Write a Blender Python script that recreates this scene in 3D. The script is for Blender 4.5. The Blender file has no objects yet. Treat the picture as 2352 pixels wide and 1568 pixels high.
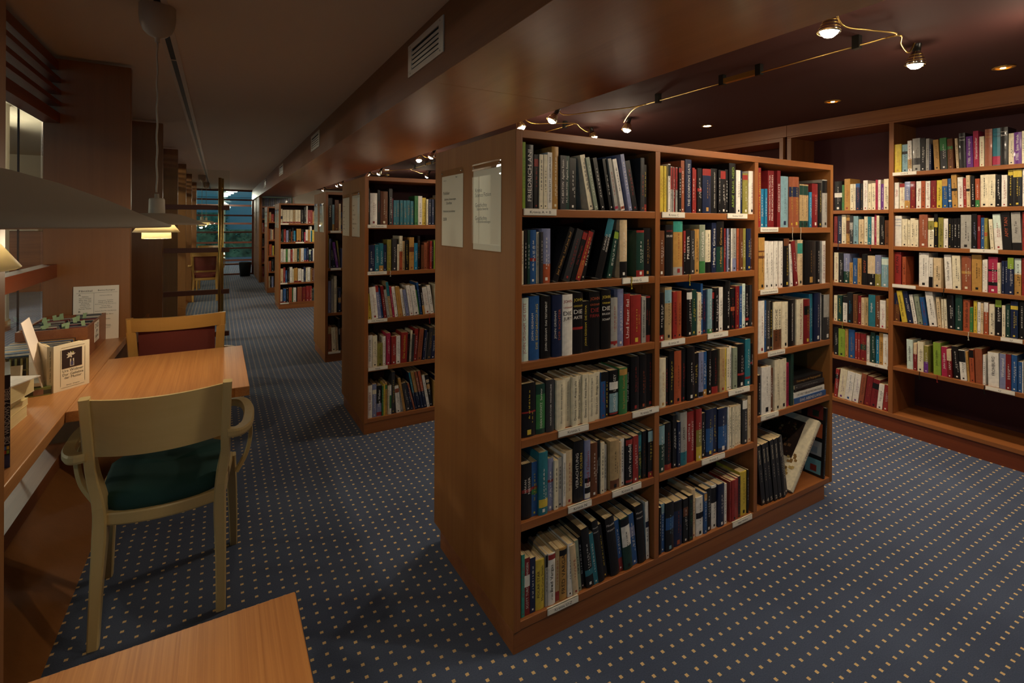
import bpy, bmesh, math, random
from mathutils import Vector, Matrix, Euler
R = math.radians
EXPO = 1.2
PEND = 3.8
SPOT = 30.0
SPOTDEG = 100
DLP = 16.0
SPILL = 0.022
SC = bpy.context.scene
COL = SC.collection

# ---------------------------------------------------------------- camera
cam_d = bpy.data.cameras.new('camera'); cam = bpy.data.objects.new('camera', cam_d); COL.objects.link(cam)
cam_d.sensor_width = 36.0; cam_d.lens = 1147.5/2352*36.0
cam_d.shift_y = -(784-512.4)/2352
cam_d.clip_start = 0.02; cam_d.clip_end = 100
YAW, ROLL = R(30.35), R(0.236)
cam.matrix_world = Matrix.Translation((0, 0, 1.33)) @ Euler((R(90), 0, -YAW)).to_matrix().to_4x4() @ Matrix.Rotation(ROLL, 4, 'Z')
SC.camera = cam
# ---------------------------------------------------------------- world, exposure
w = bpy.data.worlds.new('dusk'); SC.world = w; w.use_nodes = True
w.node_tree.nodes['Background'].inputs[0].default_value = (0.16, 0.42, 0.62, 1)
w.node_tree.nodes['Background'].inputs[1].default_value = 0.45
SC.view_settings.view_transform = 'Standard'
try: SC.view_settings.look = 'None'
except Exception: pass
SC.view_settings.gamma = 1.0; SC.view_settings.use_curve_mapping = False
SC.view_settings.exposure = EXPO
SC.cycles.max_bounces = 8; SC.cycles.diffuse_bounces = 4; SC.cycles.glossy_bounces = 4; SC.cycles.transmission_bounces = 6
SC.cycles.transparent_max_bounces = 8; SC.cycles.caustics_reflective = False; SC.cycles.caustics_refractive = False
SC.cycles.sample_clamp_indirect = 4.0
SC.cycles.use_denoising = True

# ---------------------------------------------------------------- materials
def s2l(c):
    return tuple((x/12.92 if x <= 0.04045 else ((x+0.055)/1.055)**2.4) for x in c)
def hexc(h):
    return s2l(tuple(int(h[i:i+2], 16)/255 for i in (0, 2, 4)))
def newmat(name):
    m = bpy.data.materials.new(name); m.use_nodes = True
    nt = m.node_tree; b = nt.nodes['Principled BSDF']
    return m, nt, b
def plain(name, col, rough=0.5, metal=0.0, emit=0.0, trans=0.0, alpha=1.0, coat=0.0, ecol=None, spec=0.5):
    m, nt, b = newmat(name)
    b.inputs['Base Color'].default_value = (*col, 1)
    b.inputs['Roughness'].default_value = rough; b.inputs['Metallic'].default_value = metal
    b.inputs['Transmission Weight'].default_value = trans
    b.inputs['Coat Weight'].default_value = coat; b.inputs['Specular IOR Level'].default_value = spec
    if emit:
        b.inputs['Emission Color'].default_value = (*(ecol or col), 1); b.inputs['Emission Strength'].default_value = emit
    return m
def N(nt, t, **kw):
    n = nt.nodes.new(t)
    for k, v in kw.items():
        if k.startswith('i_'): n.inputs[int(k[2:])].default_value = v
        else: setattr(n, k, v)
    return n
def wood(name, c1, c2, axis='z', rough=0.38, scale=1.0, contrast=1.0, coat=0.0, fine=0.25, aniso=0.0):
    """procedural straight-grained veneer; axis = grain direction"""
    m, nt, b = newmat(name); L = nt.links.new
    tc = N(nt, 'ShaderNodeTexCoord'); mp = N(nt, 'ShaderNodeMapping')
    s = {'x': (0.7, 22, 22), 'y': (22, 0.7, 22), 'z': (22, 22, 0.7)}[axis]
    mp.inputs['Scale'].default_value = tuple(v*scale for v in s)
    L(tc.outputs['Object'], mp.inputs['Vector'])
    n1 = N(nt, 'ShaderNodeTexNoise'); n1.inputs['Scale'].default_value = 1.0; n1.inputs['Detail'].default_value = 5; n1.inputs['Roughness'].default_value = 0.65
    L(mp.outputs[0], n1.inputs['Vector'])
    mp2 = N(nt, 'ShaderNodeMapping'); mp2.inputs['Scale'].default_value = tuple((v*scale*7 if v > 1 else v*3) for v in s)
    L(tc.outputs['Object'], mp2.inputs['Vector'])
    n2 = N(nt, 'ShaderNodeTexNoise'); n2.inputs['Scale'].default_value = 1.0; n2.inputs['Detail'].default_value = 3
    L(mp2.outputs[0], n2.inputs['Vector'])
    mx = N(nt, 'ShaderNodeMix', data_type='FLOAT'); mx.inputs[0].default_value = fine
    L(n1.outputs['Fac'], mx.inputs[2]); L(n2.outputs['Fac'], mx.inputs[3])
    cr = N(nt, 'ShaderNodeValToRGB')
    lo = 0.5-0.22/contrast; hi = 0.5+0.22/contrast
    cr.color_ramp.elements[0].position = lo; cr.color_ramp.elements[0].color = (*c1, 1)
    cr.color_ramp.elements[1].position = hi; cr.color_ramp.elements[1].color = (*c2, 1)
    L(mx.outputs[0], cr.inputs[0]); L(cr.outputs[0], b.inputs['Base Color'])
    b.inputs['Roughness'].default_value = rough; b.inputs['Coat Weight'].default_value = coat; b.inputs['Coat Roughness'].default_value = 0.25
    b.inputs['Anisotropic'].default_value = aniso
    bp = N(nt, 'ShaderNodeBump'); bp.inputs['Strength'].default_value = 0.08; bp.inputs['Distance'].default_value = 0.002
    L(n2.outputs['Fac'], bp.inputs['Height']); L(bp.outputs[0], b.inputs['Normal'])
    return m
CH1, CH2 = hexc('804a24'), hexc('a5683a')          # cherry veneer tones
M = {}
for ax in 'xyz':
    M['wood_'+ax] = wood('cherry_veneer_'+ax, CH1, CH2, ax, 0.36)
M['beam_x'] = wood('beam_veneer', hexc('96653f'), hexc('ad7a4c'), 'y', 0.30, 0.8, 0.8, coat=0.6)
M['beam_side'] = wood('beam_side_veneer', hexc('704424'), hexc('865632'), 'y', 0.42)
M['panel'] = wood('panel_veneer', hexc('875529'), hexc('9c6836'), 'z', 0.6, 0.8, 0.9)
M['panel'].node_tree.nodes['Principled BSDF'].inputs['Specular IOR Level'].default_value = 0.25
M['fin'] = wood('fin_veneer', hexc('85552a'), hexc('966234'), 'z', 0.42, 0.8, 1.0)
M['darkrail'] = wood('rail_veneer', hexc('5e2a16'), hexc('70351c'), 'x', 0.45)
M['darkrail_y'] = wood('rail_veneer_y', hexc('6b2f17'), hexc('80401f'), 'y', 0.42)
M['fir'] = wood('fir_tabletop', hexc('9a6136'), hexc('c08850'), 'y', 0.36, 2.4, 1.1, fine=0.5, coat=0.1)
M['fir_edge'] = wood('fir_edge', hexc('7b3c1b'), hexc('96532a'), 'y', 0.35, 1.2, 1.2)
M['birch'] = wood('birch_wood', hexc('c4ad76'), hexc('d6c18c'), 'x', 0.38, 0.35, 0.8, fine=0.12)
M['birch_z'] = wood('birch_wood_z', hexc('c6af78'), hexc('d7c28d'), 'z', 0.36, 0.5, 0.8, fine=0.15)
M['beech'] = wood('beech_wood', hexc('ad7c3c'), hexc('c2924e'), 'x', 0.3, 0.5, 0.8, fine=0.15, coat=0.2)
M['beech_z'] = wood('beech_wood_z', hexc('ad7c3c'), hexc('c2924e'), 'z', 0.3, 0.6, 0.8, fine=0.15, coat=0.2)
M['boxwood'] = wood('box_veneer', hexc('7d4423'), hexc('98603a'), 'y', 0.45, 1.3, 1.1)
M['ceil'] = plain('ceiling_paint', hexc('dccdb4'), 0.9)
M['redpaint'] = plain('dark_red_paint', hexc('4a2420'), 0.8)
M['redboard'] = plain('dark_red_board', hexc('4a2023'), 0.7)
M['white'] = plain('white_paint', hexc('d8d0bf'), 0.8)
M['whiteplastic'] = plain('white_plastic', hexc('e9e2d2'), 0.4)
M['paper'] = plain('paper', hexc('f0e9dc'), 0.75)
M['black'] = plain('black_plastic', hexc('16150f'), 0.35)
M['ink'] = plain('ink', hexc('1b1815'), 0.7)
M['brass'] = plain('brass', hexc('d9b566'), 0.33, 1.0)
M['chrome'] = plain('chrome', hexc('c9c4b8'), 0.15, 1.0)
M['alu'] = plain('painted_metal', hexc('b7ac98'), 0.5)
M['track'] = plain('track_groove', hexc('1d1a16'), 0.5)
M['lampmetal'] = plain('lamp_shade_grey', hexc('b9ac97'), 0.6)
M['ventw'] = plain('vent_white', hexc('cfc3ae'), 0.5)
M['dark'] = plain('dark_recess', hexc('0c0a09'), 0.9)
M['bin'] = plain('bin_plastic', hexc('23241f'), 0.45)
M['green_cloth'] = plain('green_upholstery', hexc('12403f'), 0.85)
M['red_cloth'] = plain('red_upholstery', hexc('6b2a20'), 0.95)
for k in ('green_cloth', 'red_cloth'):
    nt = M[k].node_tree; b = nt.nodes['Principled BSDF']; L = nt.links.new
    tc = N(nt, 'ShaderNodeTexCoord'); n = N(nt, 'ShaderNodeTexNoise'); n.inputs['Scale'].default_value = 700
    L(tc.outputs['Object'], n.inputs['Vector'])
    bp = N(nt, 'ShaderNodeBump'); bp.inputs['Strength'].default_value = 0.35; bp.inputs['Distance'].default_value = 0.001
    L(n.outputs['Fac'], bp.inputs['Height']); L(bp.outputs[0], b.inputs['Normal'])
def emis(name, col, s):
    m, nt, b = newmat(name); nt.nodes.remove(b)
    e = N(nt, 'ShaderNodeEmission'); e.inputs[0].default_value = (*col, 1); e.inputs[1].default_value = s
    nt.links.new(e.outputs[0], nt.nodes['Material Output'].inputs[0]); return m
WARM = (1.0, 0.78, 0.52)
M['bulb'] = emis('halogen_bulb', (1.0, 0.86, 0.66), 90)
M['disc'] = emis('white_lamp_disc', (0.95, 1.0, 0.85), 5)
M['dl'] = emis('downlight_bulb', (1.0, 0.8, 0.5), 25)
def glassmat(name, col, refl=0.06, rough=0.0):
    """thin clear pane: transparent with a fresnel reflection"""
    m, nt, b = newmat(name); nt.nodes.remove(b); L = nt.links.new
    t = N(nt, 'ShaderNodeBsdfTransparent'); t.inputs[0].default_value = (*col, 1)
    g = N(nt, 'ShaderNodeBsdfGlossy'); g.inputs['Roughness'].default_value = rough
    f = N(nt, 'ShaderNodeFresnel'); f.inputs[0].default_value = 1.45
    mx = N(nt, 'ShaderNodeMixShader')
    gm = N(nt, 'ShaderNodeNewGeometry'); iv = N(nt, 'ShaderNodeMath', operation='SUBTRACT'); iv.inputs[0].default_value = 1.0; L(gm.outputs['Backfacing'], iv.inputs[1])
    ml = N(nt, 'ShaderNodeMath', operation='MULTIPLY'); L(f.outputs[0], ml.inputs[0]); L(iv.outputs[0], ml.inputs[1])
    L(ml.outputs[0], mx.inputs[0]); L(t.outputs[0], mx.inputs[1]); L(g.outputs[0], mx.inputs[2])
    L(mx.outputs[0], nt.nodes['Material Output'].inputs[0]); return m
M['glass'] = glassmat('window_glass', (0.93, 0.96, 0.93))
M['acryl'] = glassmat('clear_acrylic', (0.98, 0.98, 0.96))
# translucent opal shade
m, nt, b = newmat('opal_shade'); L = nt.links.new
tr = N(nt, 'ShaderNodeBsdfTranslucent'); tr.inputs[0].default_value = (0.85, 0.80, 0.62, 1)
mx = N(nt, 'ShaderNodeMixShader'); mx.inputs[0].default_value = 0.3
b.inputs['Base Color'].default_value = (0.80, 0.76, 0.62, 1); b.inputs['Roughness'].default_value = 0.5
L(b.outputs[0], mx.inputs[1]); L(tr.outputs[0], mx.inputs[2]); L(mx.outputs[0], nt.nodes['Material Output'].inputs[0])
M['opal'] = m
# carpet: blue-grey loop pile with a woven lattice of small beige squares
m, nt, b = newmat('dotted_carpet'); L = nt.links.new
tc = N(nt, 'ShaderNodeTexCoord'); sp = N(nt, 'ShaderNodeSeparateXYZ'); L(tc.outputs['Object'], sp.inputs[0])
def mth(op, a, bval=None, nodeb=None):
    n = N(nt, 'ShaderNodeMath', operation=op)
    if isinstance(a, (int, float)): n.inputs[0].default_value = a
    else: L(a, n.inputs[0])
    if nodeb is not None: L(nodeb, n.inputs[1])
    elif bval is not None: n.inputs[1].default_value = bval
    return n.outputs[0]
nz = N(nt, 'ShaderNodeTexNoise'); nz.inputs['Scale'].default_value = 500; L(tc.outputs['Object'], nz.inputs['Vector'])
jit = mth('MULTIPLY', mth('SUBTRACT', nz.outputs['Fac'], 0.5), 0.0022)
def axis(out, ph, pitch, half):
    a = mth('ADD', out, -ph); a = mth('ADD', a, None, jit)
    a = mth('DIVIDE', a, pitch); a = mth('ADD', a, 100.5); a = mth('FRACT', a); a = mth('SUBTRACT', a, 0.5); a = mth('ABSOLUTE', a)
    return mth('LESS_THAN', a, half/pitch)
dot = mth('MULTIPLY', axis(sp.outputs[0], 0.764, 0.0430, 0.0052), None, axis(sp.outputs[1], 1.335, 0.0467, 0.0052))
n1 = N(nt, 'ShaderNodeTexNoise'); n1.inputs['Scale'].default_value = 2.2; n1.inputs['Detail'].default_value = 3; L(tc.outputs['Object'], n1.inputs['Vector'])
n3 = N(nt, 'ShaderNodeTexNoise'); n3.inputs['Scale'].default_value = 260; n3.inputs['Detail'].default_value = 2; L(tc.outputs['Object'], n3.inputs['Vector'])
mxn = N(nt, 'ShaderNodeMix', data_type='FLOAT'); mxn.inputs[0].default_value = 0.45; L(n1.outputs['Fac'], mxn.inputs[2]); L(n3.outputs['Fac'], mxn.inputs[3])
cr = N(nt, 'ShaderNodeValToRGB'); cr.color_ramp.elements[0].position = 0.32; cr.color_ramp.elements[0].color = (*hexc('3d4861'), 1)
cr.color_ramp.elements[1].position = 0.68; cr.color_ramp.elements[1].color = (*hexc('52607c'), 1); L(mxn.outputs[0], cr.inputs[0])
mc = N(nt, 'ShaderNodeMix', data_type='RGBA'); L(dot, mc.inputs[0]); L(cr.outputs[0], mc.inputs[6]); mc.inputs[7].default_value = (*hexc('e6c48c'), 1)
L(mc.outputs[2], b.inputs['Base Color']); b.inputs['Roughness'].default_value = 0.95; b.inputs['Specular IOR Level'].default_value = 0.15
b.inputs['Sheen Weight'].default_value = 0.15
bp = N(nt, 'ShaderNodeBump'); bp.inputs['Strength'].default_value = 0.5; bp.inputs['Distance'].default_value = 0.002
L(n3.outputs['Fac'], bp.inputs['Height']); L(bp.outputs[0], b.inputs['Normal'])
M['carpet'] = m
# printed / coloured matter: colour comes from a face colour attribute
def colmat(name, rough, coat=0.0, noise=0.0):
    m, nt, b = newmat(name); L = nt.links.new
    at = N(nt, 'ShaderNodeAttribute'); at.attribute_name = 'Col'
    if noise:
        tc = N(nt, 'ShaderNodeTexCoord'); n = N(nt, 'ShaderNodeTexNoise'); n.inputs['Scale'].default_value = 60; n.inputs['Detail'].default_value = 3
        L(tc.outputs['Object'], n.inputs['Vector'])
        mr = N(nt, 'ShaderNodeMapRange'); mr.inputs[1].default_value = 0.3; mr.inputs[2].default_value = 0.7; mr.inputs[3].default_value = 1-noise; mr.inputs[4].default_value = 1+noise
        L(n.outputs['Fac'], mr.inputs[0])
        v = N(nt, 'ShaderNodeVectorMath', operation='SCALE'); L(at.outputs['Color'], v.inputs[0]); L(mr.outputs[0], v.inputs['Scale'])
        L(v.outputs[0], b.inputs['Base Color'])
    else: L(at.outputs['Color'], b.inputs['Base Color'])
    b.inputs['Roughness'].default_value = rough; b.inputs['Coat Weight'].default_value = coat
    return m
M['book'] = colmat('book_cover', 0.35, 0.1, 0.12)
M['print'] = colmat('printed_ink', 0.5)
# page block: fine layered lines
m, nt, b = newmat('page_block'); L = nt.links.new
tc = N(nt, 'ShaderNodeTexCoord'); mp = N(nt, 'ShaderNodeMapping'); mp.inputs['Scale'].default_value = (900, 3, 3); L(tc.outputs['Object'], mp.inputs[0])
n = N(nt, 'ShaderNodeTexNoise'); n.inputs['Scale'].default_value = 1; L(mp.outputs[0], n.inputs['Vector'])
cr = N(nt, 'ShaderNodeValToRGB'); cr.color_ramp.elements[0].color = (*hexc('b99f74'), 1); cr.color_ramp.elements[1].color = (*hexc('e3cfa4'), 1)
cr.color_ramp.elements[0].position = .3; cr.color_ramp.elements[1].position = .6
L(n.outputs['Fac'], cr.inputs[0]); L(cr.outputs[0], b.inputs['Base Color']); b.inputs['Roughness'].default_value = 0.85
M['pages'] = m
# foliage / outdoors
m, nt, b = newmat('hedge_leaf'); L = nt.links.new
tc = N(nt, 'ShaderNodeTexCoord'); n = N(nt, 'ShaderNodeTexNoise'); n.inputs['Scale'].default_value = 3; L(tc.outputs['Object'], n.inputs['Vector'])
cr = N(nt, 'ShaderNodeValToRGB'); cr.color_ramp.elements[0].color = (*hexc('27463c'), 1); cr.color_ramp.elements[1].color = (*hexc('6f9a80'), 1)
cr.color_ramp.elements[0].position = .35; cr.color_ramp.elements[1].position = .65
L(n.outputs['Fac'], cr.inputs[0]); L(cr.outputs[0], b.inputs['Base Color']); b.inputs['Roughness'].default_value = 0.6
M['leaf'] = m

# ---------------------------------------------------------------- mesh helpers
class MB:
    def __init__(s): s.v = []; s.f = []; s.m = []; s.c = []; s.sm = []
    def face(s, ids, mi=0, c=None, smooth=False):
        s.f.append(tuple(ids)); s.m.append(mi); s.c.append(c); s.sm.append(smooth)
    def box(s, x0, x1, y0, y1, z0, z1, mi=0, c=None):
        if x0 > x1: x0, x1 = x1, x0
        if y0 > y1: y0, y1 = y1, y0
        n = len(s.v)
        s.v += [(x0,y0,z0),(x1,y0,z0),(x1,y1,z0),(x0,y1,z0),(x0,y0,z1),(x1,y0,z1),(x1,y1,z1),(x0,y1,z1)]
        for q in ((0,3,2,1),(4,5,6,7),(0,1,5,4),(1,2,6,5),(2,3,7,6),(3,0,4,7)): s.face([n+i for i in q], mi, c)
        return s
    def hexa(s, p, mi=0, c=None):
        n = len(s.v); s.v += [tuple(q) for q in p]
        for q in ((0,3,2,1),(4,5,6,7),(0,1,5,4),(1,2,6,5),(2,3,7,6),(3,0,4,7)): s.face([n+i for i in q], mi, c)
        return s
    def quad(s, a, b, c_, d, mi=0, c=None):
        n = len(s.v); s.v += [tuple(a), tuple(b), tuple(c_), tuple(d)]; s.face((n, n+1, n+2, n+3), mi, c); return s
    def lathe(s, prof, cx=0, cy=0, seg=32, mi=0, c=None, cap0=False, cap1=False, smooth=True, mat=None):
        n = len(s.v)
        for (r, z) in prof:
            for k in range(seg):
                a = 2*math.pi*k/seg; p = Vector((cx+r*math.cos(a), cy+r*math.sin(a), z))
                if mat is not None: p = mat @ p
                s.v.append(tuple(p))
        for i in range(len(prof)-1):
            for k in range(seg):
                a = n+i*seg+k; b = n+i*seg+(k+1) % seg
                s.face((a, b, b+seg, a+seg), mi, c, smooth)
        if cap0: s.face([n+k for k in range(seg)][::-1], mi, c)
        if cap1: s.face([n+(len(prof)-1)*seg+k for k in range(seg)], mi, c)
        return s
    def sweep(s, pts, half, side=(1, 0, 0), mi=0, c=None, nseg=4, smooth=False, cham=0.25):
        """chamfered rectangular section swept on pts; half = [(a,b)..] along side / along normal"""
        P = [Vector(p) for p in pts]; n = len(s.v); side = Vector(side)
        for i, p in enumerate(P):
            t = (P[min(i+1, len(P)-1)]-P[max(i-1, 0)]).normalized()
            sd = (side - t*side.dot(t)).normalized(); nr = t.cross(sd)
            a, b = half[i] if isinstance(half, list) else half
            ka, kb = a*(1-cham), b*(1-cham)
            for (u, w_) in ((ka, b), (a, kb), (a, -kb), (ka, -b), (-ka, -b), (-a, -kb), (-a, kb), (-ka, b)):
                s.v.append(tuple(p+sd*u+nr*w_))
        for i in range(len(P)-1):
            for k in range(8):
                a = n+i*8+k; b = n+i*8+(k+1) % 8
                s.face((a, b, b+8, a+8), mi, c, smooth)
        s.face([n+k for k in range(8)][::-1], mi, c); s.face([n+(len(P)-1)*8+k for k in range(8)], mi, c)
        return s
    def tube(s, pts, r, seg=10, mi=0, c=None):
        P = [Vector(p) for p in pts]; n = len(s.v); prev = None
        for i, p in enumerate(P):
            t = (P[min(i+1, len(P)-1)]-P[max(i-1, 0)]).normalized()
            ref = prev if prev is not None else (Vector((1, 0, 0)) if abs(t.x) < .9 else Vector((0, 1, 0)))
            sd = (ref - t*ref.dot(t)).normalized(); prev = sd; nr = t.cross(sd)
            for k in range(seg):
                a = 2*math.pi*k/seg; s.v.append(tuple(p+(sd*math.cos(a)+nr*math.sin(a))*r))
        for i in range(len(P)-1):
            for k in range(seg):
                a = n+i*seg+k; b = n+i*seg+(k+1) % seg; s.face((a, b, b+seg, a+seg), mi, c, True)
        s.face([n+k for k in range(seg)][::-1], mi, c); s.face([n+(len(P)-1)*seg+k for k in range(seg)], mi, c)
        return s
    def merge(s, o, mat=None):
        n = len(s.v)
        s.v += [tuple(mat @ Vector(p)) for p in o.v] if mat is not None else o.v
        for f, m_, c, sm in zip(o.f, o.m, o.c, o.sm): s.f.append(tuple(n+i for i in f)); s.m.append(m_); s.c.append(c); s.sm.append(sm)
        return s
    def mesh(s, name, mats):
        me = bpy.data.meshes.new(name); me.from_pydata(s.v, [], s.f)
        for m_ in (mats if isinstance(mats, (list, tuple)) else [mats]): me.materials.append(m_)
        me.polygons.foreach_set('material_index', s.m); me.polygons.foreach_set('use_smooth', s.sm)
        if any(c is not None for c in s.c):
            at = me.color_attributes.new('Col', 'FLOAT_COLOR', 'CORNER'); buf = []
            for f, c in zip(s.f, s.c): buf += list((*(c or (.8, .8, .8)), 1.0))*len(f)
            at.data.foreach_set('color', buf)
        me.update(); return me
    def build(s, name, mats, parent=None, loc=(0, 0, 0), rot=(0, 0, 0), bevel=0.0):
        o = bpy.data.objects.new(name, s.mesh(name, mats)); COL.objects.link(o); o.location = loc; o.rotation_euler = rot
        if parent: o.parent = parent
        if bevel:
            b = o.modifiers.new('bevel', 'BEVEL'); b.width = bevel; b.segments = 2; b.limit_method = 'ANGLE'; b.angle_limit = R(40)
        return o
def tag(o, label=None, cat=None, group=None, kind=None):
    if label: o['label'] = label
    if cat: o['category'] = cat
    if group: o['group'] = group
    if kind: o['kind'] = kind
    return o
def thing(name, label, cat, loc=(0, 0, 0), rz=0.0, group=None):
    o = bpy.data.objects.new(name, None); COL.objects.link(o); o.empty_display_size = 0.05
    o.location = loc; o.rotation_euler = (0, 0, rz); return tag(o, label, cat, group)
def struct(name, mb, mats, bevel=0.0):
    return tag(mb.build(name, mats, bevel=bevel), kind='structure')
def bx(*a): return MB().box(*a)
TXT = {}
def text_tris(s):
    """flat text outline as (verts2d, faces, width, height, miny) at size 1"""
    if s in TXT: return TXT[s]
    cu = bpy.data.curves.new('txt', 'FONT'); cu.body = s; cu.size = 1.0; cu.resolution_u = 2; cu.fill_mode = 'FRONT' if hasattr(cu, 'fill_mode') else cu.fill_mode
    ob = bpy.data.objects.new('txt', cu)
    me = bpy.data.meshes.new_from_object(ob)
    vs = [(v.co.x, v.co.y) for v in me.vertices]; fs = [tuple(p.vertices) for p in me.polygons]
    bpy.data.meshes.remove(me); bpy.data.objects.remove(ob); bpy.data.curves.remove(cu)
    if vs:
        x0 = min(v[0] for v in vs); x1 = max(v[0] for v in vs); y0 = min(v[1] for v in vs); y1 = max(v[1] for v in vs)
        vs = [(v[0]-x0, v[1]-y0) for v in vs]
    else: x0 = x1 = y0 = y1 = 0
    TXT[s] = (vs, fs, x1-x0, y1-y0); return TXT[s]
def put_text(mb, s, fn, length, height, mi=0, c=None):
    """lay text s so it spans at most length x height; fn(u,v) -> 3d point; u along the text, v up the glyph, both centred"""
    vs, fs, w_, h_ = text_tris(s)
    if not vs: return
    k = min(length/w_, height/h_); kx = min(k*1.25, length/w_); n = len(mb.v)
    for (x, y) in vs: mb.v.append(tuple(fn((x-w_/2)*kx, (y-h_/2)*k)))
    for f in fs: mb.face([n+i for i in f], mi, c)
# ================================================================= THE SETTING
ZL, ZB, XB, XC, ZR = 2.14, 1.891, 0.719, 1.435, 2.085
struct('floor', bx(-10, 6, -2.3, 26, -0.05, 0), M['carpet'])
struct('ceiling', bx(-0.80, XB+.02, -2.3, 14.4, ZL, ZL+.06), M['ceil'])
struct('ceiling_right', bx(XC-.02, 4.2, -2.3, 12.36, ZR, ZR+.06), M['redpaint'])
mb = MB()                                    # boxed-in wooden soffit between corridor and book room
mb.box(XB, XB+.02, -2.3, 14.4, ZB, ZL+.05, 0)
ys = [-2.3, -1.66, 0.11, 1.88, 3.65, 5.42, 7.19, 8.96, 10.73, 12.36]
for a, b_ in zip(ys[:-1], ys[1:]): mb.box(XB+.03, XC, a+.0012, b_-.0012, ZB, ZB+.02, 1)
mb.box(XB+.0005, XB+.028, -2.3, 12.36, ZB-.002, ZB+.004, 1)
mb.box(XC-.02, XC, -2.3, 12.36, ZB+.02, ZR+.02, 1)
mb.box(XB+.02, XC-.01, -2.3, 12.36, ZB+.022, ZB+.03, 2)
struct('trim_1', mb, [M['beam_side'], M['beam_x'], M['dark']])
struct('wall_right', bx(4.06, 4.16, -2.3, 12.46, 0, 2.2), M['redpaint'])
struct('wall_back', bx(-0.9, 4.2, -2.4, -2.3, 0, 2.2), M['panel'])
struct('wall_end', bx(1.47, 4.06, 12.36, 12.46, 0, ZR), M['white'])
# panelled wood wall closing the corridor side of the last bookcase
mb = MB()
zz = [0, .35, .75, 1.16, 1.56, ZB-.003]
for a, b_ in zip(zz[:-1], zz[1:]): mb.box(0.755, 0.785, 12.34, 14.4, a+.004, b_-.004 if b_ < 1.8 else b_)
mb.box(0.765, 0.785, 12.34, 14.4, 0, ZB-.003)
mb.box(0.752, 0.787, 12.30, 12.345, 0, ZB-.003)
struct('wall_panelled', mb, M['panel'])
# neighbouring room seen through the window wall
struct('wall_far_left', bx(-9.6, -9.5, -2.3, 19, 0, 3.0), M['ceil'])
struct('wall_far_end', bx(-9.5, -2.5, 14.5, 14.6, 0, 3.0), M['ceil'])
struct('ceiling_left', bx(-9.6, -.80, -2.3, 14.6, 2.75, 2.85), M['ceil'])
struct('ceiling_far', bx(-2.5, 4.2, 14.45, 19.0, 2.45, 2.5), M['ceil'])
struct('wall_far_right', bx(2.6, 2.7, 14.4, 19.0, 0, 2.5), M['panel'])
struct('wall_left_lintel', bx(-.80, -.76, -2.3, 14.4, 2.10, 2.80), M['white'])
struct('trim_2', bx(.765, 4.16, 14.38, 14.46, 0, 2.5), M['panel'])

# wooden fins of the window wall, with slats, rail, bench box, panes between them
FINS = [-0.25, 1.430, 3.215, 4.900, 6.575, 8.165, 9.805, 11.815]
T = .045
for i, y in enumerate(FINS):
    mb = MB().box(-.735, -.396, y, y+T, 0.0, 2.122)
    struct('trim_%d' % (3+i), mb, M['fin'], bevel=.003)
bays = list(zip([f+T for f in FINS], FINS[1:]+[14.38]))
for i, (a, b_) in enumerate(bays):
    mb = MB()
    for z0, z1, x1 in ((2.065, 2.108, -.678), (2.003, 2.024, -.668), (1.946, 1.967, -.668), (1.889, 1.910, -.668), (1.807, 1.856, -.672)):
        mb.box(-.735, x1, a, b_, z0, z1)
    struct('window_louvre_%d' % (i+1), mb, M['darkrail_y'])
    w_ = MB().box(-.742, -.738, a, b_, .25, 1.83) if i != 2 else MB().box(-.742, -.738, a, b_, 1.10, 1.83)
    o = struct('window_%d' % (i+1), w_, M['glass'])
    mb = MB(); n_ = 1; y_ = a+(b_-a)*.82
    mb.box(-.7445, -.7385, y_, y_+.006, .25, 1.83, 0)
    mb.box(-.75, -.734, a, b_, 1.83, 1.84, 0)
    q = mb.build('window_mullion', M['track'], o)
    q = MB().box(-.738, -.681, a, b_, 1.058, 1.122).build('window_rail', M['darkrail_y'], o)
    # low bench box along the floor: pale sill and sloping kick panel
    mb = MB(); mb.box(-.738, -.635, a, b_, .19, .25, 0)
    mb.hexa([(-.735, a, 0), (-.445, a, 0), (-.445, b_, 0), (-.735, b_, 0), (-.735, a, .19), (-.64, a, .19), (-.64, b_, .19), (-.735, b_, .19)], 1)
    struct('baseboard_%d' % (i+1), mb, [M['boxwood'], M['fin']])
# solid lower panel in the third bay (below the rail) carries a magazine trough
struct('wall_low_panel', bx(-.736, -.722, bays[3-1][0], bays[2][1], .25, 1.06), M['fin'])

# glazed end wall of the corridor
mb = MB(); fr = M['darkrail']
for z in (.0, .25, .655, 1.055, 1.475, 1.87, 2.10): mb.box(-.74, .745, 14.38, 14.42, z, z+.04)
for x in (-.74, .02, .715): mb.box(x, x+.04 if x < .7 else .765, 14.36, 14.44, 0, ZL)
o = struct('window_9', MB().box(-.72, .73, 14.399, 14.403, .03, 2.12), M['glass'])
mb.build('window_frame', fr, o)
mb = MB()
for z in (.03, .62, 1.25, 1.85, 2.35): mb.box(-2.5, 2.6, 19.0, 19.05, z, z+.06)
for x in (-2.5, -1.2, 0.0, 1.05, 1.5, 2.0, 2.55): mb.box(x, x+.06, 18.98, 19.06, 0, 2.45)
o = struct('window_10', MB().box(-2.5, 2.6, 19.02, 19.025, .05, 2.4), M['glass'])
mb.build('window_frame', M['darkrail'], o)
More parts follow.
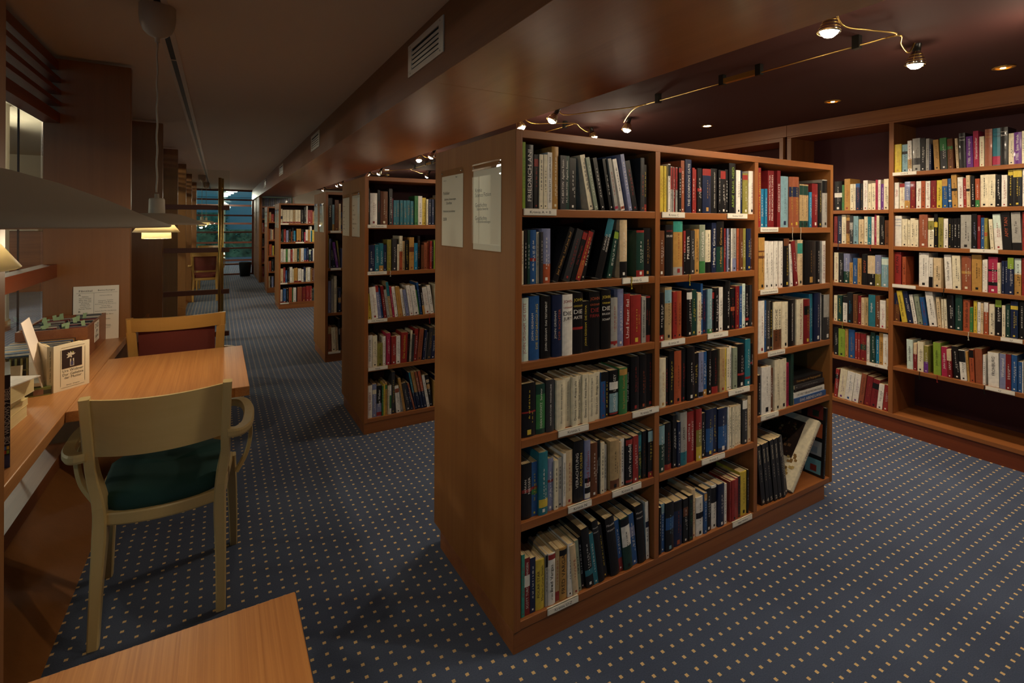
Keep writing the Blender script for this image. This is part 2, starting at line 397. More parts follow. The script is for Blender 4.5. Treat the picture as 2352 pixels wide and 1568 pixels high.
# outside in the dusk: two hedges, a pale facade, a white post
random.seed(5)
def hedge(x0, x1, y0, y1, h, n, label):
    mb = MB()
    for _ in range(n):
        x = random.uniform(x0, x1); y = random.uniform(y0, y1)
        top = h*(.85+.15*math.sin(x*2.1+y)); z = top*random.random()**.6
        s_ = random.uniform(.03, .08); a = random.uniform(0, 6.28); t = random.uniform(-.9, .9)
        d = Vector((math.cos(a), math.sin(a), t))*s_; e = Vector((-math.sin(a), math.cos(a), random.uniform(-.5, .8)))*s_*.55
        p = Vector((x, y, z)); mb.quad(p-d, p-e, p+d, p+e)
    mb.box(x0+.1, x1-.1, y0+.15, y1-.15, 0, h*.8)
    return tag(mb.build('hedge', M['leaf']), label, 'hedge')
hedge(-4.5, 1.2, 21.5, 22.5, 1.3, 3500, 'low dark hedge outside, beyond the end windows')
hedge(-5.5, 0.3, 24.0, 25.2, 2.15, 3500, 'tall leafy hedge outside, behind the low hedge')
tag(MB().box(-6, 5, 25.7, 26, 2.45, 3.0).box(-6, 5, 25.75, 26, 0, 5).build('facade', plain('pale_facade', hexc('8fa3ad'), .8)), 'pale house front outside behind the hedges', 'building')
tag(bx(-.05, .18, 20.6, 20.8, 0, 2.9).build('post', M['white']), 'white square post standing outside before the hedges', 'post')

# ================================================================= VENTS
def vent(y0, y1, label):
    z0, z1 = 1.966, 2.104
    t = thing('air_vent', label, 'vent', (XB, (y0+y1)/2, (z0+z1)/2), group='air vents in the wooden soffit')
    hw = (y1-y0)/2; hz = (z1-z0)/2; mb = MB(); f = .045; g = .024
    mb.box(-.006, 0, -hw, hw, -hz, -hz+g); mb.box(-.006, 0, -hw, hw, hz-g, hz)
    mb.box(-.006, 0, -hw, -hw+f, -hz+g, hz-g); mb.box(-.006, 0, hw-f, hw, -hz+g, hz-g)
    mb.build('frame', M['ventw'], t, bevel=.0015)
    MB().box(-.0006, 0, -hw+f, hw-f, -hz+g, hz-g).build('recess', M['dark'], t)
    H = hz-g
    for k in range(4):
        z = -H+(k+.75)*(2*H/4.6)
        MB().hexa([(-.0055, -hw+f, z), (-.0015, -hw+f, z-.007), (-.0015, hw-f, z-.007), (-.0055, hw-f, z),
                   (-.0055, -hw+f, z+.0025), (-.0015, -hw+f, z-.0045), (-.0015, hw-f, z-.0045), (-.0055, hw-f, z+.0025)]).build('slat', M['ventw'], t)
    for a in (-1, 1):
        for b_ in (-1, 1):
            MB().lathe([(.0035, -.0075), (.0035, -.006)], seg=10, cap0=True, mat=Matrix.Rotation(R(90), 4, 'Y') @ Matrix.Translation((0, 0, 0))).build('screw', M['alu'], t, loc=(0, a*(hw-.03), b_*(hz-.012)))
for (a, b_, l) in ((1.73, 2.13, 'large white louvred air vent nearest the camera on the soffit side'), (4.40, 4.84, 'second white air vent along the wooden soffit, above the second bookcase'),
                   (7.14, 7.65, 'third white air vent along the soffit, far down the corridor'), (9.90, 10.42, 'smallest, farthest white air vent near the corridor end')):
    vent(a, b_, l)

# ================================================================= BOOKCASES
def bookcase(name, label, x0, y0, shelves, cols, length=1.814, depth=.662, H=1.621, double=True):
    t = thing(name, label, 'bookcase', (x0+length/2, y0+depth/2, 0), group='free-standing cherry bookcases')
    t.location = (0, 0, 0)
    th = .025
    def P(nm, mbx, mt): return mbx.build(nm, M[mt], t, bevel=.0015)
    x1, y1 = x0+length, y0+depth
    P('side_panel', bx(x0+.0005, x0+.024, y0+.001, y1-.001, .07, H), 'panel')
    P('side_panel', bx(x1-.024, x1, y0, y1, .07, H), 'panel')
    P('edge_strip', bx(x0, x0+.024, y0-.002, y0+.001, .07, H), 'wood_z')
    inner = [x0+.024]+[c for c in cols]+[x1-.024]
    xs = [x0+.024]
    for c in cols: P('divider', bx(c, c+.025, y0, y1, .096, H-.026), 'wood_z')
    P('top_panel', bx(x0+.0245, x1-.0245, y0, y1, H-.026, H), 'wood_x')
    P('bottom_board', bx(x0+.0245, x1-.0245, y0, y1, .071, .096), 'wood_x')
    P('back_panel', bx(x0+.0245, x1-.0245, y0+depth/2-.006, y0+depth/2+.006, .0965, H-.0265), 'redboard')
    P('plinth', bx(x0+.001, x1-.065, y0+.003, y1-.07, 0, .0705), 'wood_x')
    lo = [x0+.0245]+[c+.0255 for c in cols]; hi = [c-.0005 for c in cols]+[x1-.0245]
    for bay, zs in enumerate(shelves):
        for z in zs: P('shelf', bx(lo[bay], hi[bay], y0, y1, z-.026, z), 'wood_x')
    return t
bookcase('bookcase', 'nearest free-standing wooden bookcase with three bays facing right', .784, 1.319,
         [(1.375, 1.138, .896, .657, .399), (1.373, 1.134, .892, .644, .399), (1.316, 1.045, .77, .499)], (1.383, 1.975))
bookcase('bookcase', 'second free-standing bookcase down the corridor, behind the nearest', .784, 3.163,
         [(1.316, 1.02, .719, .416)]*3, (1.383, 1.975))
bookcase('bookcase', 'third free-standing bookcase, only its narrow left end visible', .868, 4.985,
         [(1.25, .893, .465)]*3, (1.467, 2.059))
bookcase('bookcase', 'fourth free-standing bookcase with red-labelled books, far down the corridor', .784, 8.374,
         [(1.313, 1.024, .717, .40)]*3, (1.383, 1.975))
bookcase('bookcase', 'fifth and smallest free-standing bookcase beside the corridor end', .775, 10.414,
         [(1.34, 1.00, .70, .40)]*3, (1.374, 1.966))
# last bookcase, built against the end wall under the soffit
t = thing('bookcase', 'built-in bookcase under the soffit at the far end, dark volumes on top', 'bookcase')
for x in (.786, 1.435): bx(x, x+.03, 12.34, 12.36 if x > 1 else 12.70, 0, ZB-.002).build('side_panel', M['wood_z'], t)
bx(.816, 1.435, 12.70, 12.72, 0, ZB-.002).build('back_panel', M['redboard'], t)
for z in (1.68, 1.41, 1.105, .79, .43, .10): bx(.816, 1.435, 12.345, 12.70, z-.026, z).build('shelf', M['wood_x'], t)
bx(.79, 1.465, 12.35, 12.7, 0, .073).build('plinth', M['wood_x'], t)

# wall shelving on the right
XR = 3.732
t = thing('wall_bookcase', 'tall wall-to-wall bookcase along the dark red right wall', 'bookcase')
def P(nm, mbx, mt): return mbx.build(nm, M[mt], t, bevel=.0012)
YN, YF = -.40, 2.229
DV = [(YN-.026, YN), (.580, .606), (1.530, 1.556), (2.197, 2.229)]
for a, b_ in DV: P('side_panel' if (a, b_) in (DV[0], DV[-1]) else 'divider', bx(XR, 4.045, a, b_, .0965, 1.984), 'wood_z')
P('fascia', bx(XR-.004, XR+.02, YN-.03, YF, 1.996, 2.083), 'wood_y')
P('top_board', bx(XR-.001, 4.045, YN-.026, YF, 1.984, 1.9955), 'wood_y')
P('bottom_board', bx(XR-.002, 4.045, YN-.026, YF, .094, .118), 'wood_y')
P('plinth', bx(XR+.006, 4.04, YN-.026, YF, 0, .0935), 'darkrail_y')
P('back_panel', bx(4.046, 4.058, YN-.026, YF, .0, 2.0), 'redboard')
for (a, b_), zs in (((YN, .580), (1.50, 1.2, .9, .6, .35)), ((.606, 1.530), (1.663, 1.433, 1.193, .95, .712, .424)), ((1.556, 2.197), (1.428, 1.197, .924, .653, .414))):
    for z in zs: P('shelf', bx(XR, 4.045, a+.0005, b_-.0005, z-.024, z), 'wood_y')
t = thing('wall_bookcase', 'farther wall bookcase in shadow, mostly hidden behind the nearest bookcase', 'bookcase')
DV = [(2.259, 2.290), (2.873, 2.90), (3.55, 3.58)]
for a, b_ in DV: P('divider', bx(XR, 4.045, a, b_, .0965, 1.965), 'wood_z')
P('fascia', bx(XR-.004, XR+.02, 2.231, 3.60, 1.996, 2.083), 'wood_y')
P('top_board', bx(XR-.001, 4.045, 2.259, 3.60, 1.965, 1.9955), 'wood_y')
P('bottom_board', bx(XR-.002, 4.045, 2.259, 3.60, .094, .118), 'wood_y')
P('plinth', bx(XR+.006, 4.04, 2.259, 3.60, 0, .0935), 'darkrail_y')
for a, b_ in ((2.29, 2.873), (2.90, 3.55)):
    for z in (1.42, 1.19, .92, .65, .41): P('shelf', bx(XR, 4.045, a+.0005, b_-.0005, z-.024, z), 'wood_y')

# ================================================================= SIGN HOLDERS on the bookcase ends
def sign(x, yc, w_, z0, z1, lines, label, hdr=''):
    """clear acrylic pocket screwed to an end panel, facing -x; lines = (text, z fraction from top, height m, left offset)"""
    t = thing('sign_holder', label, 'sign', (x, yc, z0), group='acrylic sign holders on bookcase ends')
    h = z1-z0; hw = w_/2
    MB().box(-.0045, -.0015, -hw, hw, 0, h).build('acrylic_pocket', M['acryl'], t)
    sh = MB().box(-.0014, -.0006, -hw+.004, hw-.004, .004, h-.024).build('sheet', M['paper'], t)
    mb = MB()
    for s_, fz, hh, off in lines:
        ln = min(text_tris(s_)[2]/max(text_tris(s_)[3], .01)*hh*1.0, w_*.8)
        yy = hw-.02-off-ln/2
        put_text(mb, s_, lambda u, v, yy=yy, fz=fz: (-.0017, yy-u, h*(1-fz)+v), ln, hh)
    if mb.v: mb.build('lettering', M['ink'], t)
    for a in (-1, 1):
        MB().lathe([(.0, -.0062), (.003, -.006), (.003, -.0045)], seg=10, mat=Matrix.Rotation(R(90), 4, 'Y')).build('screw', M['chrome'], t, loc=(0, a*(hw-.012), h-.012))
X1 = .7845
sign(X1, 1.802, .212, 1.235, 1.540, [('Politiker', .30, .013, 0), ('Gelehrte, Erinnerungen,', .385, .011, .01), ('Schriften', .43, .011, .03), ('Politischer Journalismus', .54, .011, 0), ('DDR', .64, .012, 0), ('Regal 1', .11, .006, .12), ('Stadtbücherei', .135, .004, 0)],
     'left acrylic sign on the nearest bookcase end, headed Politiker')
sign(X1, 1.510, .212, 1.233, 1.538, [('Krimis', .305, .014, 0), ('Science Fiction', .36, .014, 0), ('Geschichte', .475, .014, 0), ('Standardwerke', .52, .010, .012), ('Geschichte', .625, .014, 0), ('in Einzeldarstellungen', .67, .011, .012), ('Regal 1', .075, .007, .13)],
     'right acrylic sign on the nearest bookcase end, reading Krimis and Science Fiction')
sign(X1, 3.697, .216, 1.231, 1.530, [('Psychologie', .28, .012, 0), ('Lebenshilfe', .40, .008, 0), ('Erziehung', .44, .008, 0), ('Theologie', .55, .011, 0), ('Ethik', .64, .012, 0), ('Religionen', .72, .012, 0), ('Philosophie', .82, .011, 0)],
     'left acrylic sign on the end of the second bookcase')
sign(X1, 3.397, .222, 1.232, 1.535, [('Regionales', .30, .012, 0), ('Kunst', .40, .011, 0), ('Architektur', .50, .012, 0), ('Musik', .60, .011, 0), ('Bildende Kunst', .70, .012, 0), ('Theater', .80, .011, 0)],
     'right acrylic sign on the end of the second bookcase')
sign(.8685, 5.525, .22, 1.230, 1.520, [('Reisen', .4, .012, 0), ('Länder', .5, .010, 0), ('Kontinente', .56, .010, 0)], 'left small acrylic sign on the third bookcase end')
sign(.8685, 5.18, .22, 1.230, 1.515, [('Städte', .35, .012, 0), ('Natur', .48, .010, 0), ('Tiere', .58, .010, 0), ('Garten', .68, .010, 0)], 'right small acrylic sign on the third bookcase end')
for yy, l in ((8.88, 'left'), (8.56, 'right')): sign(X1, yy, .21, 1.24, 1.53, [], l+' reflecting acrylic sign on the fourth bookcase end')
for yy, l in ((10.9, 'left'), (10.6, 'right')): sign(.7755, yy, .21, 1.24, 1.53, [], l+' reflecting acrylic sign on the fifth bookcase end')

# ================================================================= SHELF LABELS
ORD = ['first', 'second', 'third', 'fourth', 'fifth', 'sixth', 'seventh', 'eighth', 'ninth', 'tenth', 'eleventh', 'twelfth', 'thirteenth', 'fourteenth', 'fifteenth', 'sixteenth',
       'seventeenth', 'eighteenth', 'nineteenth', 'twentieth', 'twenty-first', 'twenty-second', 'twenty-third', 'twenty-fourth', 'twenty-fifth', 'twenty-sixth']
PLY = {'L': 1.319, 'M': 1.319, 'R': 1.319, 'D': 3.163, 'E': 4.985, 'F': 8.374, 'G': 10.414, 'H': 12.345}
WHERE = {'L': 'left bay, nearest bookcase', 'M': 'middle bay, nearest bookcase', 'R': 'right bay, nearest bookcase', 'D': 'second bookcase', 'E': 'third bookcase', 'F': 'fourth bookcase',
         'G': 'fifth bookcase', 'H': 'end bookcase', 'A': 'narrow left bay, wall bookcase', 'B': 'wide bay, wall bookcase'}
SHN = ['top', 'second', 'third', 'fourth', 'fifth', 'bottom']
SLAB = [('L1',0.813,0.937,1.375,'Krimis A + B'),('L2',1.221,1.347,1.138,'Krimis G'),('L4',0.948,1.073,0.657,'Krimis L'),('L4',1.272,1.403,0.657,'Krimis M'),('L5',0.989,1.087,0.399,'Krimis N'),('L5',1.179,1.316,0.399,'Krimis R'),('L6',0.909,1.032,0.093,'Krimis U-Z'),('M1',1.415,1.538,1.373,'Krimis C'),('M1',1.790,1.921,1.373,'Krimis D,E,F'),('M3',1.414,1.542,0.892,'Krimis H'),('M3',1.672,1.798,0.892,'Krimis I,J,K'),('M4',1.803,1.942,0.644,'Krimis A'),('M5',1.641,1.781,0.399,'Krimis S'),('M6',1.833,1.962,0.1,'Edgar Wallace'),('R1',2.012,2.141,1.316,'Geschichte Standardwerke'),('R2',2.013,2.141,1.045,'Geschichte Standardwerke'),('R3',2.069,2.196,0.77,'Geschichte Einzeldarst.'),('R4',2.021,2.149,0.499,'Geschichte'),('D1',0.802,0.923,1.316,'Ethik, Religionen'),('D2',0.802,0.925,1.02,'Ethik, Religionen'),('D3',0.806,0.929,0.719,'Ethik, Religionen'),('D4',0.809,0.933,0.416,'Ethik'),('E1',0.912,1.011,1.25,''),('E2',0.915,1.011,0.893,''),('E4',0.897,1.009,0.088,''),('F1',0.804,0.921,1.313,''),('F2',1.018,1.142,1.024,''),('F4',0.804,0.906,0.4,''),('F5',0.804,0.927,0.095,''),('B1',1.535,1.407,1.663,'noch S'),('B3',1.150,1.029,1.193,'T'),('B4',1.534,1.409,0.95,''),('B5',1.018,0.930,0.712,'U'),('B6',1.080,0.959,0.424,'U'),('A5',1.680,1.559,0.414,'ST')]
def shelf_name(r):
    k = int(r[1:])
    n = {'L': 6, 'M': 6, 'R': 5, 'D': 5, 'E': 4, 'F': 5, 'G': 5, 'H': 6, 'A': 6, 'B': 7}[r[0]]
    return 'top shelf' if k == 1 else ('bottom shelf' if k == n else ORD[k-1]+' shelf')
SEEN = {}
for r, a, b_, z, txt in SLAB:
    k = r[0]; w_ = abs(b_-a); z = max(z, .096) if k in 'LMRDEFG' else z
    if z < .11 and k in 'LMR': z = .096
    key = r; SEEN[key] = SEEN.get(key, 0)+1
    side = ''
    if sum(1 for q in SLAB if q[0] == r) > 1: side = ' left' if SEEN[key] == 1 else ' right'
    lab = 'white%s shelf label %s on %s, %s' % (side, ('reading '+txt) if txt else 'strip', shelf_name(r), WHERE[k])
    if k in 'AB': t = thing('shelf_label', lab, 'label', (XR, (a+b_)/2, z), R(-90), 'white shelf labels')
    else: t = thing('shelf_label', lab, 'label', ((a+b_)/2, PLY[k], z), 0, 'white shelf labels')
    hw = w_/2
    MB().box(-hw, hw, -.003, -.0005, -.020, .0015).box(-hw, hw, -.003, .004, .0001, .0015).build('holder', M['whiteplastic'], t, bevel=.0005)
    MB().box(-hw+.003, hw-.003, -.0036, -.003, -.0175, -.002).build('card', M['paper'], t)
    if txt:
        mb = MB(); put_text(mb, txt, lambda u, v: (u, -.0039, -.0098+v), w_*.85, .0085); mb.build('lettering', M['ink'], t)

# ================================================================= READING DESKS (counter + table leaf)
def desk(label, y0, y1, ty0, ty1, xr, z=.74):
    t = thing('reading_desk', label, 'table')
    MB().box(-.733, -.41, y0+.002, y1-.002, z-.035, z).build('counter_top', M['fir'], t, bevel=.0025)
    MB().box(-.4098, xr, ty0, ty1, z-.034, z).build('table_leaf', M['fir'], t, bevel=.0025)
    MB().box(-.4, xr-.06, (ty0+ty1)/2-.0125, (ty0+ty1)/2+.0125, z-.085, z-.0345).build('support_rail', M['fir_edge'], t)
desk('wooden reading desk in the foreground, bottom edge of the picture', FINS[0]+T, FINS[1], .17, .865, .107)
desk('wooden reading desk between the pale green-seated chair and the red-backed chair', FINS[1]+T, FINS[2], 2.03, 2.72, .096)
desk('distant wooden reading desk beyond the glass screen', FINS[6]+T, FINS[7], 10.45, 11.15, .09)

# ================================================================= CHAIRS
def arc(p0, p1, bulge, n=9):
    P = []
    for i in range(n):
        k = i/(n-1); P.append((p0[0]+(p1[0]-p0[0])*k, p0[1]+(p1[1]-p0[1])*k+bulge*4*k*(1-k), p0[2]+(p1[2]-p0[2])*k))
    return P
def smooth(pts, n=7):
    """Catmull-Rom through pts"""
    P = [Vector(p) for p in pts]; out = []
    for i in range(len(P)-1):
        a = P[max(i-1, 0)]; b_ = P[i]; c = P[i+1]; d = P[min(i+2, len(P)-1)]
        for k in range(n):
            t = k/n; out.append(0.5*((2*b_)+(c-a)*t+(2*a-5*b_+4*c-d)*t*t+(3*b_-a-3*c+d)*t**3))
    out.append(P[-1]); return [tuple(p) for p in out]
def ramp(vals, n=7):
    out = []
    for i in range(len(vals)-1):
        for k in range(n): t = k/n; out.append(tuple(vals[i][j]*(1-t)+vals[i+1][j]*t for j in (0, 1)))
    out.append(tuple(vals[-1])); return out
def chair(label, loc, rz, wd='birch', cloth='green_cloth', topz=.79, style='panel', group=None):
    t = thing('armchair', label, 'chair', loc, rz, group)
    k = topz/.79
    W, WZ = M[wd], M[wd+'_z']
    for s in (-1, 1):
        pts = smooth([(.172, 0, 0), (.170, .028, .16), (.166, .058, .32), (.168, .066, .42), (.182, .046, .52*k), (.184, .010, .61*k), (.190, -.026, topz)])
        hf = ramp([(.0145, .014), (.016, .020), (.019, .029), (.017, .036), (.015, .024), (.0145, .018), (.0135, .013)])
        MB().sweep([(s*x, y, z) for x, y, z in pts], hf, (1, 0, 0), smooth=False).build('rear_leg', WZ, t)
        pts = [(.205, .385, 0), (.203, .382, .12), (.198, .376, .26), (.192, .372, .375)]
        MB().sweep([(s*x, y, z) for x, y, z in pts], [(.013, .014), (.0155, .017), (.018, .019), (.020, .020)], (1, 0, 0), smooth=False).build('front_leg', WZ, t)
        pts = smooth([(.188, .0, .605), (.222, .010, .600), (.247, .065, .598), (.256, .15, .598), (.255, .23, .600), (.240, .295, .604), (.212, .325, .606), (.190, .330, .604)])
        MB().sweep([(s*x, y, z) for x, y, z in pts], (.016, .011), (0, 0, 1) if False else (1, 0, 0.001), smooth=False, cham=.2).build('armrest', W, t) if False else \
        sweep_flat([(s*x, y, z) for x, y, z in pts], .018, .014).build('armrest', W, t)
        pts = smooth([(.252, .235, .592), (.262, .232, .545), (.262, .228, .49), (.248, .222, .43), (.216, .216, .372)])
        MB().sweep([(s*x, y, z) for x, y, z in pts], (.007, .019), (1, 0, 0), smooth=False).build('arm_support', W, t)
        MB().sweep(arc((s*.172, .075, .372), (s*.190, .36, .372), 0, 5), (.010, .020), (1, 0, 0)).build('side_rail', W, t)
    MB().sweep(arc((-.156, .060, .372), (.156, .060, .372), -.034, 25), (.020, .010), (0, 0, 1), smooth=False).build('rear_rail', W, t)
    MB().sweep(arc((-.180, .375, .372), (.180, .375, .372), .012, 7), (.020, .010), (0, 0, 1), smooth=False).build('front_rail', W, t)
    # cushion
    mb = MB(); prof = [(.90, .384), (1.0, .392), (1.015, .410), (.985, .432), (.90, .445), (.6, .452), (.0, .455)]
    nseg = 44; base = len(mb.v)
    for sc_, z in prof:
        for q in range(nseg):
            a = 2*math.pi*q/nseg; ca, sa = math.cos(a), math.sin(a)
            r_ = 1/((abs(ca)**4+abs(sa)**4)**.25)
            yy = .215+.172*sc_*sa*r_; xx = (.185+.016*(yy-.215)/.17)*sc_*ca*r_
            if sa < 0: yy -= .016*(1-min(1, abs(xx)/.17))*sc_
            mb.v.append((xx, yy, z+(.012 if sa > .5 else 0)*(sc_ > .5)))
    for i in range(len(prof)-1):
        for q in range(nseg):
            a = base+i*nseg+q; b_ = base+i*nseg+(q+1) % nseg; mb.face((a, b_, b_+nseg, a+nseg), 0, None, True)
    mb.face([base+q for q in range(nseg)][::-1])
    mb.build('seat_cushion', M[cloth], t)
    # backrest
    def curved(x, z0, z1, y0, y1, bulge, th, n=27, frontb=None):
        mb = MB(); b0 = 0
        for i in range(n):
            q = i/(n-1); xx = -x+2*x*q; bl = bulge*4*q*(1-q)
            for (yy, zz) in ((y0, z0), (y1, z1), (y1+th, z1), (y0+th, z0)): mb.v.append((xx, yy+bl, zz))
        for i in range(n-1):
            for j in range(4):
                a = i*4+j; b_ = i*4+(j+1) % 4; mb.face((a, a+4, b_+4, b_), 0, None, False)
        mb.face((0, 1, 2, 3)); e = (n-1)*4; mb.face((e+3, e+2, e+1, e)); return mb
    if style == 'panel':
        curved(.181, .598, .783, .006, -.027, -.055, .009).build('back_panel', W, t)
    else:
        curved(.205, topz-.062, topz+.002, -.020, -.030, -.052, .017).build('top_rail', W, t)
        curved(.158, .50*k, topz-.064, .036, -.018, -.044, .014).build('back_cushion', M[cloth], t)
        for s in (-1, 1): MB().sweep([(s*.172, .030, .50*k), (s*.178, .0, .62*k), (s*.184, -.024, topz-.062)], (.019, .009), (1, 0, 0)).build('back_stile', WZ, t)
    return t
def sweep_flat(pts, hw, hz):
    """band kept horizontal: hw across, hz up"""
    P = [Vector(p) for p in pts]; mb = MB()
    for i, p in enumerate(P):
        t_ = (P[min(i+1, len(P)-1)]-P[max(i-1, 0)]).normalized(); sd = Vector((t_.y, -t_.x, 0)).normalized()
        for (u, w_) in ((hw*.8, hz), (hw, hz*.5), (hw, -hz*.5), (hw*.8, -hz), (-hw*.8, -hz), (-hw, -hz*.5), (-hw, hz*.5), (-hw*.8, hz)):
            mb.v.append(tuple(p+sd*u+Vector((0, 0, w_))))
    for i in range(len(P)-1):
        for k in range(8): a = i*8+k; b_ = i*8+(k+1) % 8; mb.face((a, b_, b_+8, a+8), 0, None, False)
    mb.face(list(range(8))[::-1]); mb.face([(len(P)-1)*8+k for k in range(8)]); return mb
chair('pale birch armchair with dark green seat, standing alone in the foreground', (-.163, 1.990, 0), R(-2.0), 'birch', 'green_cloth', .79, 'panel')
chair('golden wooden chair with dark red upholstered back behind the near desk', (-.176, 2.985, 0), R(0), 'beech', 'red_cloth', .868, 'cloth')
chair('distant red-backed armchair seen through the glass screen', (-.205, 9.80, 0), R(1), 'beech', 'red_cloth', .82, 'cloth')
chair('farthest red-backed armchair, just above the distant desk', (-.17, 11.75, 0), R(180), 'beech', 'red_cloth', .85, 'cloth')

# ================================================================= PENDANT LAMPS + TRACK
def shell(prof, th=.0012):
    """thin lathe with inner wall"""
    return prof+[(max(r-th, .0005), z-th) for r, z in reversed(prof)]
def pendant(x, y, label, power=9, dz=0.0):
    t = thing('pendant_lamp', label, 'lamp', (x, y, dz), group='white pendant lamps over the reading desks')
    MB().lathe([(.058, 2.139), (.0585, 2.10), (.055, 2.07), (.045, 2.045), (.030, 2.03), (.012, 2.022), (.008, 2.020), (.008, 2.005), (.0, 2.005)], seg=40).build('ceiling_rose', M['alu'], t)
    c = MB(); pts = [(0.0012*math.cos(k*.9), 0.0012*math.sin(k*.9), 2.006-k*.0145) for k in range(40)]
    c.tube(pts, .0030, 8); c.build('cord', M['alu'], t)
    MB().lathe([(0, 1.4355), (.0072, 1.435), (.0075, 1.420), (.0225, 1.418), (.0250, 1.412), (.0262, 1.366), (.0262, 1.360)], seg=36).build('socket', M['alu'], t)
    prof = [(.026, 1.362), (.045, 1.3615), (.070, 1.358), (.095, 1.350), (.120, 1.3395), (.142, 1.3285), (.161, 1.3200)]
    MB().lathe(shell(prof), seg=72).build('upper_shade', M['lampmetal'], t)
    prof = [(.052, 1.324), (.058, 1.314), (.066, 1.303), (.074, 1.291)]
    MB().lathe(shell(prof, .001), seg=56).build('middle_shade', M['opal'], t)
    prof = [(.0455, 1.2905), (.0465, 1.268)]
    MB().lathe(shell(prof, .001), seg=48).build('lower_shade', M['opal'], t)
    MB().lathe([(.0, 1.275), (.012, 1.278), (.018, 1.290), (.014, 1.305), (.010, 1.33), (.0, 1.34)], seg=20).build('bulb', emis_bulb, t)
    for a in (0, 120, 240):
        ca, sa = math.cos(R(a)), math.sin(R(a))
        MB().tube([(ca*.020, sa*.020, 1.36), (ca*.050, sa*.050, 1.322), (ca*.046, sa*.046, 1.29)], .0008, 6).build('strut', M['alu'], t)
    ld = bpy.data.lights.new('pendant_light', 'POINT'); ld.energy = power; ld.color = (1.0, .80, .53); ld.shadow_soft_size = .02
    lo = bpy.data.objects.new('lamp_light', ld); COL.objects.link(lo); lo.location = (0, 0, 1.262); lo.parent = t
emis_bulb = emis('warm_bulb', (1.0, .78, .45), 12)
pendant(-.193, .466, 'large blurred pendant lamp shade closest to the camera, upper left', PEND*.8, .007)
pendant(-.204, 2.300, 'white pendant lamp hanging over the near reading desk', PEND)
pendant(-.262, 10.15, 'left of two tiny far pendant lamps beyond the glass screen', PEND*.4)
pendant(-.235, 12.00, 'right of two tiny far pendant lamps beyond the glass screen', PEND*.4)
t = thing('ceiling_track', 'long metal lighting track in the corridor ceiling', 'track')
MB().box(-.228, -.211, -2.3, 14.3, ZL-.004, ZL).box(-.189, -.168, -2.3, 14.3, ZL-.004, ZL).build('track_profile', M['ventw'], t)
MB().box(-.211, -.189, -2.3, 14.3, ZL-.0015, ZL-.0002).build('track_slot', M['track'], t)
for y in (-.4, 1.3, 3.0, 4.7, 6.4, 8.1): MB().box(-.212, -.188, y, y+.012, ZL-.0045, ZL-.001).build('track_joint', M['ventw'], t)

# ================================================================= SPOTLIGHT RAILS over the book room
def aim(obj, d):
    obj.rotation_euler = Vector(d).to_track_quat('-Z', 'Y').to_euler()
def spot_head(t, p, d, power):
    """p = lamp mouth position, d = beam direction"""
    d = Vector(d).normalized(); q = d.to_track_quat('-Z', 'Y').to_matrix().to_4x4()
    mt = Matrix.Translation(p) @ q @ Matrix.Scale(1.4, 4)
    hd = MB().lathe([(.0, .082), (.0105, .082), (.0105, .040), (.0, .040)], seg=18, mat=mt).build('spotlight_head', M['black'], t)
    MB().lathe([(.010, .040), (.016, .028), (.023, .010), (.0252, .0), (.0240, .0), (.0215, .010), (.0145, .028)], seg=28, mat=mt).build('reflector', M['chrome'], hd)
    MB().lathe([(.0, -.013), (.011, -.010), (.018, -.003), (.0205, .004), (.0, .005)], seg=24, mat=mt).build('bulb', M['bulb'], hd)
    mb = MB(); pts = []
    for k in range(60):
        a = k*.42; rr = .0275-.0115*(k/59); pts.append(tuple(mt @ Vector((rr*math.cos(a), rr*math.sin(a), -.002+.034*k/59))))
    mb.tube(pts, .0009, 6); mb.build('wire_coil', M['brass'], hd)
    ld = bpy.data.lights.new('spot_light', 'SPOT'); ld.energy = power; ld.color = WARM; ld.spot_size = R(SPOTDEG); ld.spot_blend = 0.9; ld.shadow_soft_size = .018
    lo = bpy.data.objects.new('lamp_light', ld); COL.objects.link(lo); lo.location = Vector(p)+d*.012; aim(lo, d); lo.parent = hd
    ld = bpy.data.lights.new('spill_light', 'POINT'); ld.energy = power*SPILL; ld.color = WARM; ld.shadow_soft_size = .03   # dichroic lamps spill a little light all round
    lo = bpy.data.objects.new('lamp_light', ld); COL.objects.link(lo); lo.location = Vector(p)+d*.09; lo.parent = hd
    return hd
def rail_unit(ya, yb, heads, label, x=2.20, z=2.045):
    t = thing('spotlight_rail', label, 'lamp', group='brass spotlight rails under the dark red ceiling')
    mb = MB().tube([(x, ya, z), (x, yb, z)], .0033, 8); mb.build('rod', M['brass'], t)
    for y in (ya+.13, (ya+yb)/2-.10, (ya+yb)/2+.10, yb-.12):
        MB().box(x-.013, x+.013, y-.013, y+.013, z-.012, ZR).build('mount', M['black'], t)
    MB().box(x-.012, x+.012, (ya+yb)/2-.10, (ya+yb)/2+.10, z-.006, z+.018).build('connector', M['brass'], t)
    for hx, hy, hz, dx, dy, dz, pw in heads:
        d = Vector((dx, dy, dz)).normalized(); top = Vector((hx, hy, hz))-d*.115
        y0 = ya if abs(hy-ya) < abs(hy-yb) else yb; sg = -1 if y0 == ya else 1
        top2 = top+Vector((0, 0, .012))
        sx = 1 if hx > x else -1
        pts = smooth([(x, y0-sg*.03, z), (x+sx*.02, y0+(hy-y0)*.15+sg*.02, z), (x+(hx-x)*.40, y0+(hy-y0)*.55, z), (x+(hx-x)*.80, y0+(hy-y0)*.92, z-.004), tuple(top2)], 5)
        MB().tube(pts, .0032, 8).build('arm', M['brass'], t)
        spot_head(t, (hx, hy, hz), d, pw)
S0 = SPOT
rail_unit(-1.20, .05, [(1.87, .50, 2.0, -.42, .60, -1, S0*1.1), (2.515, .50, 2.0, -.15, .58, -1, S0*1.1)],
          'brass rail of spotlights overhead, outside the picture')
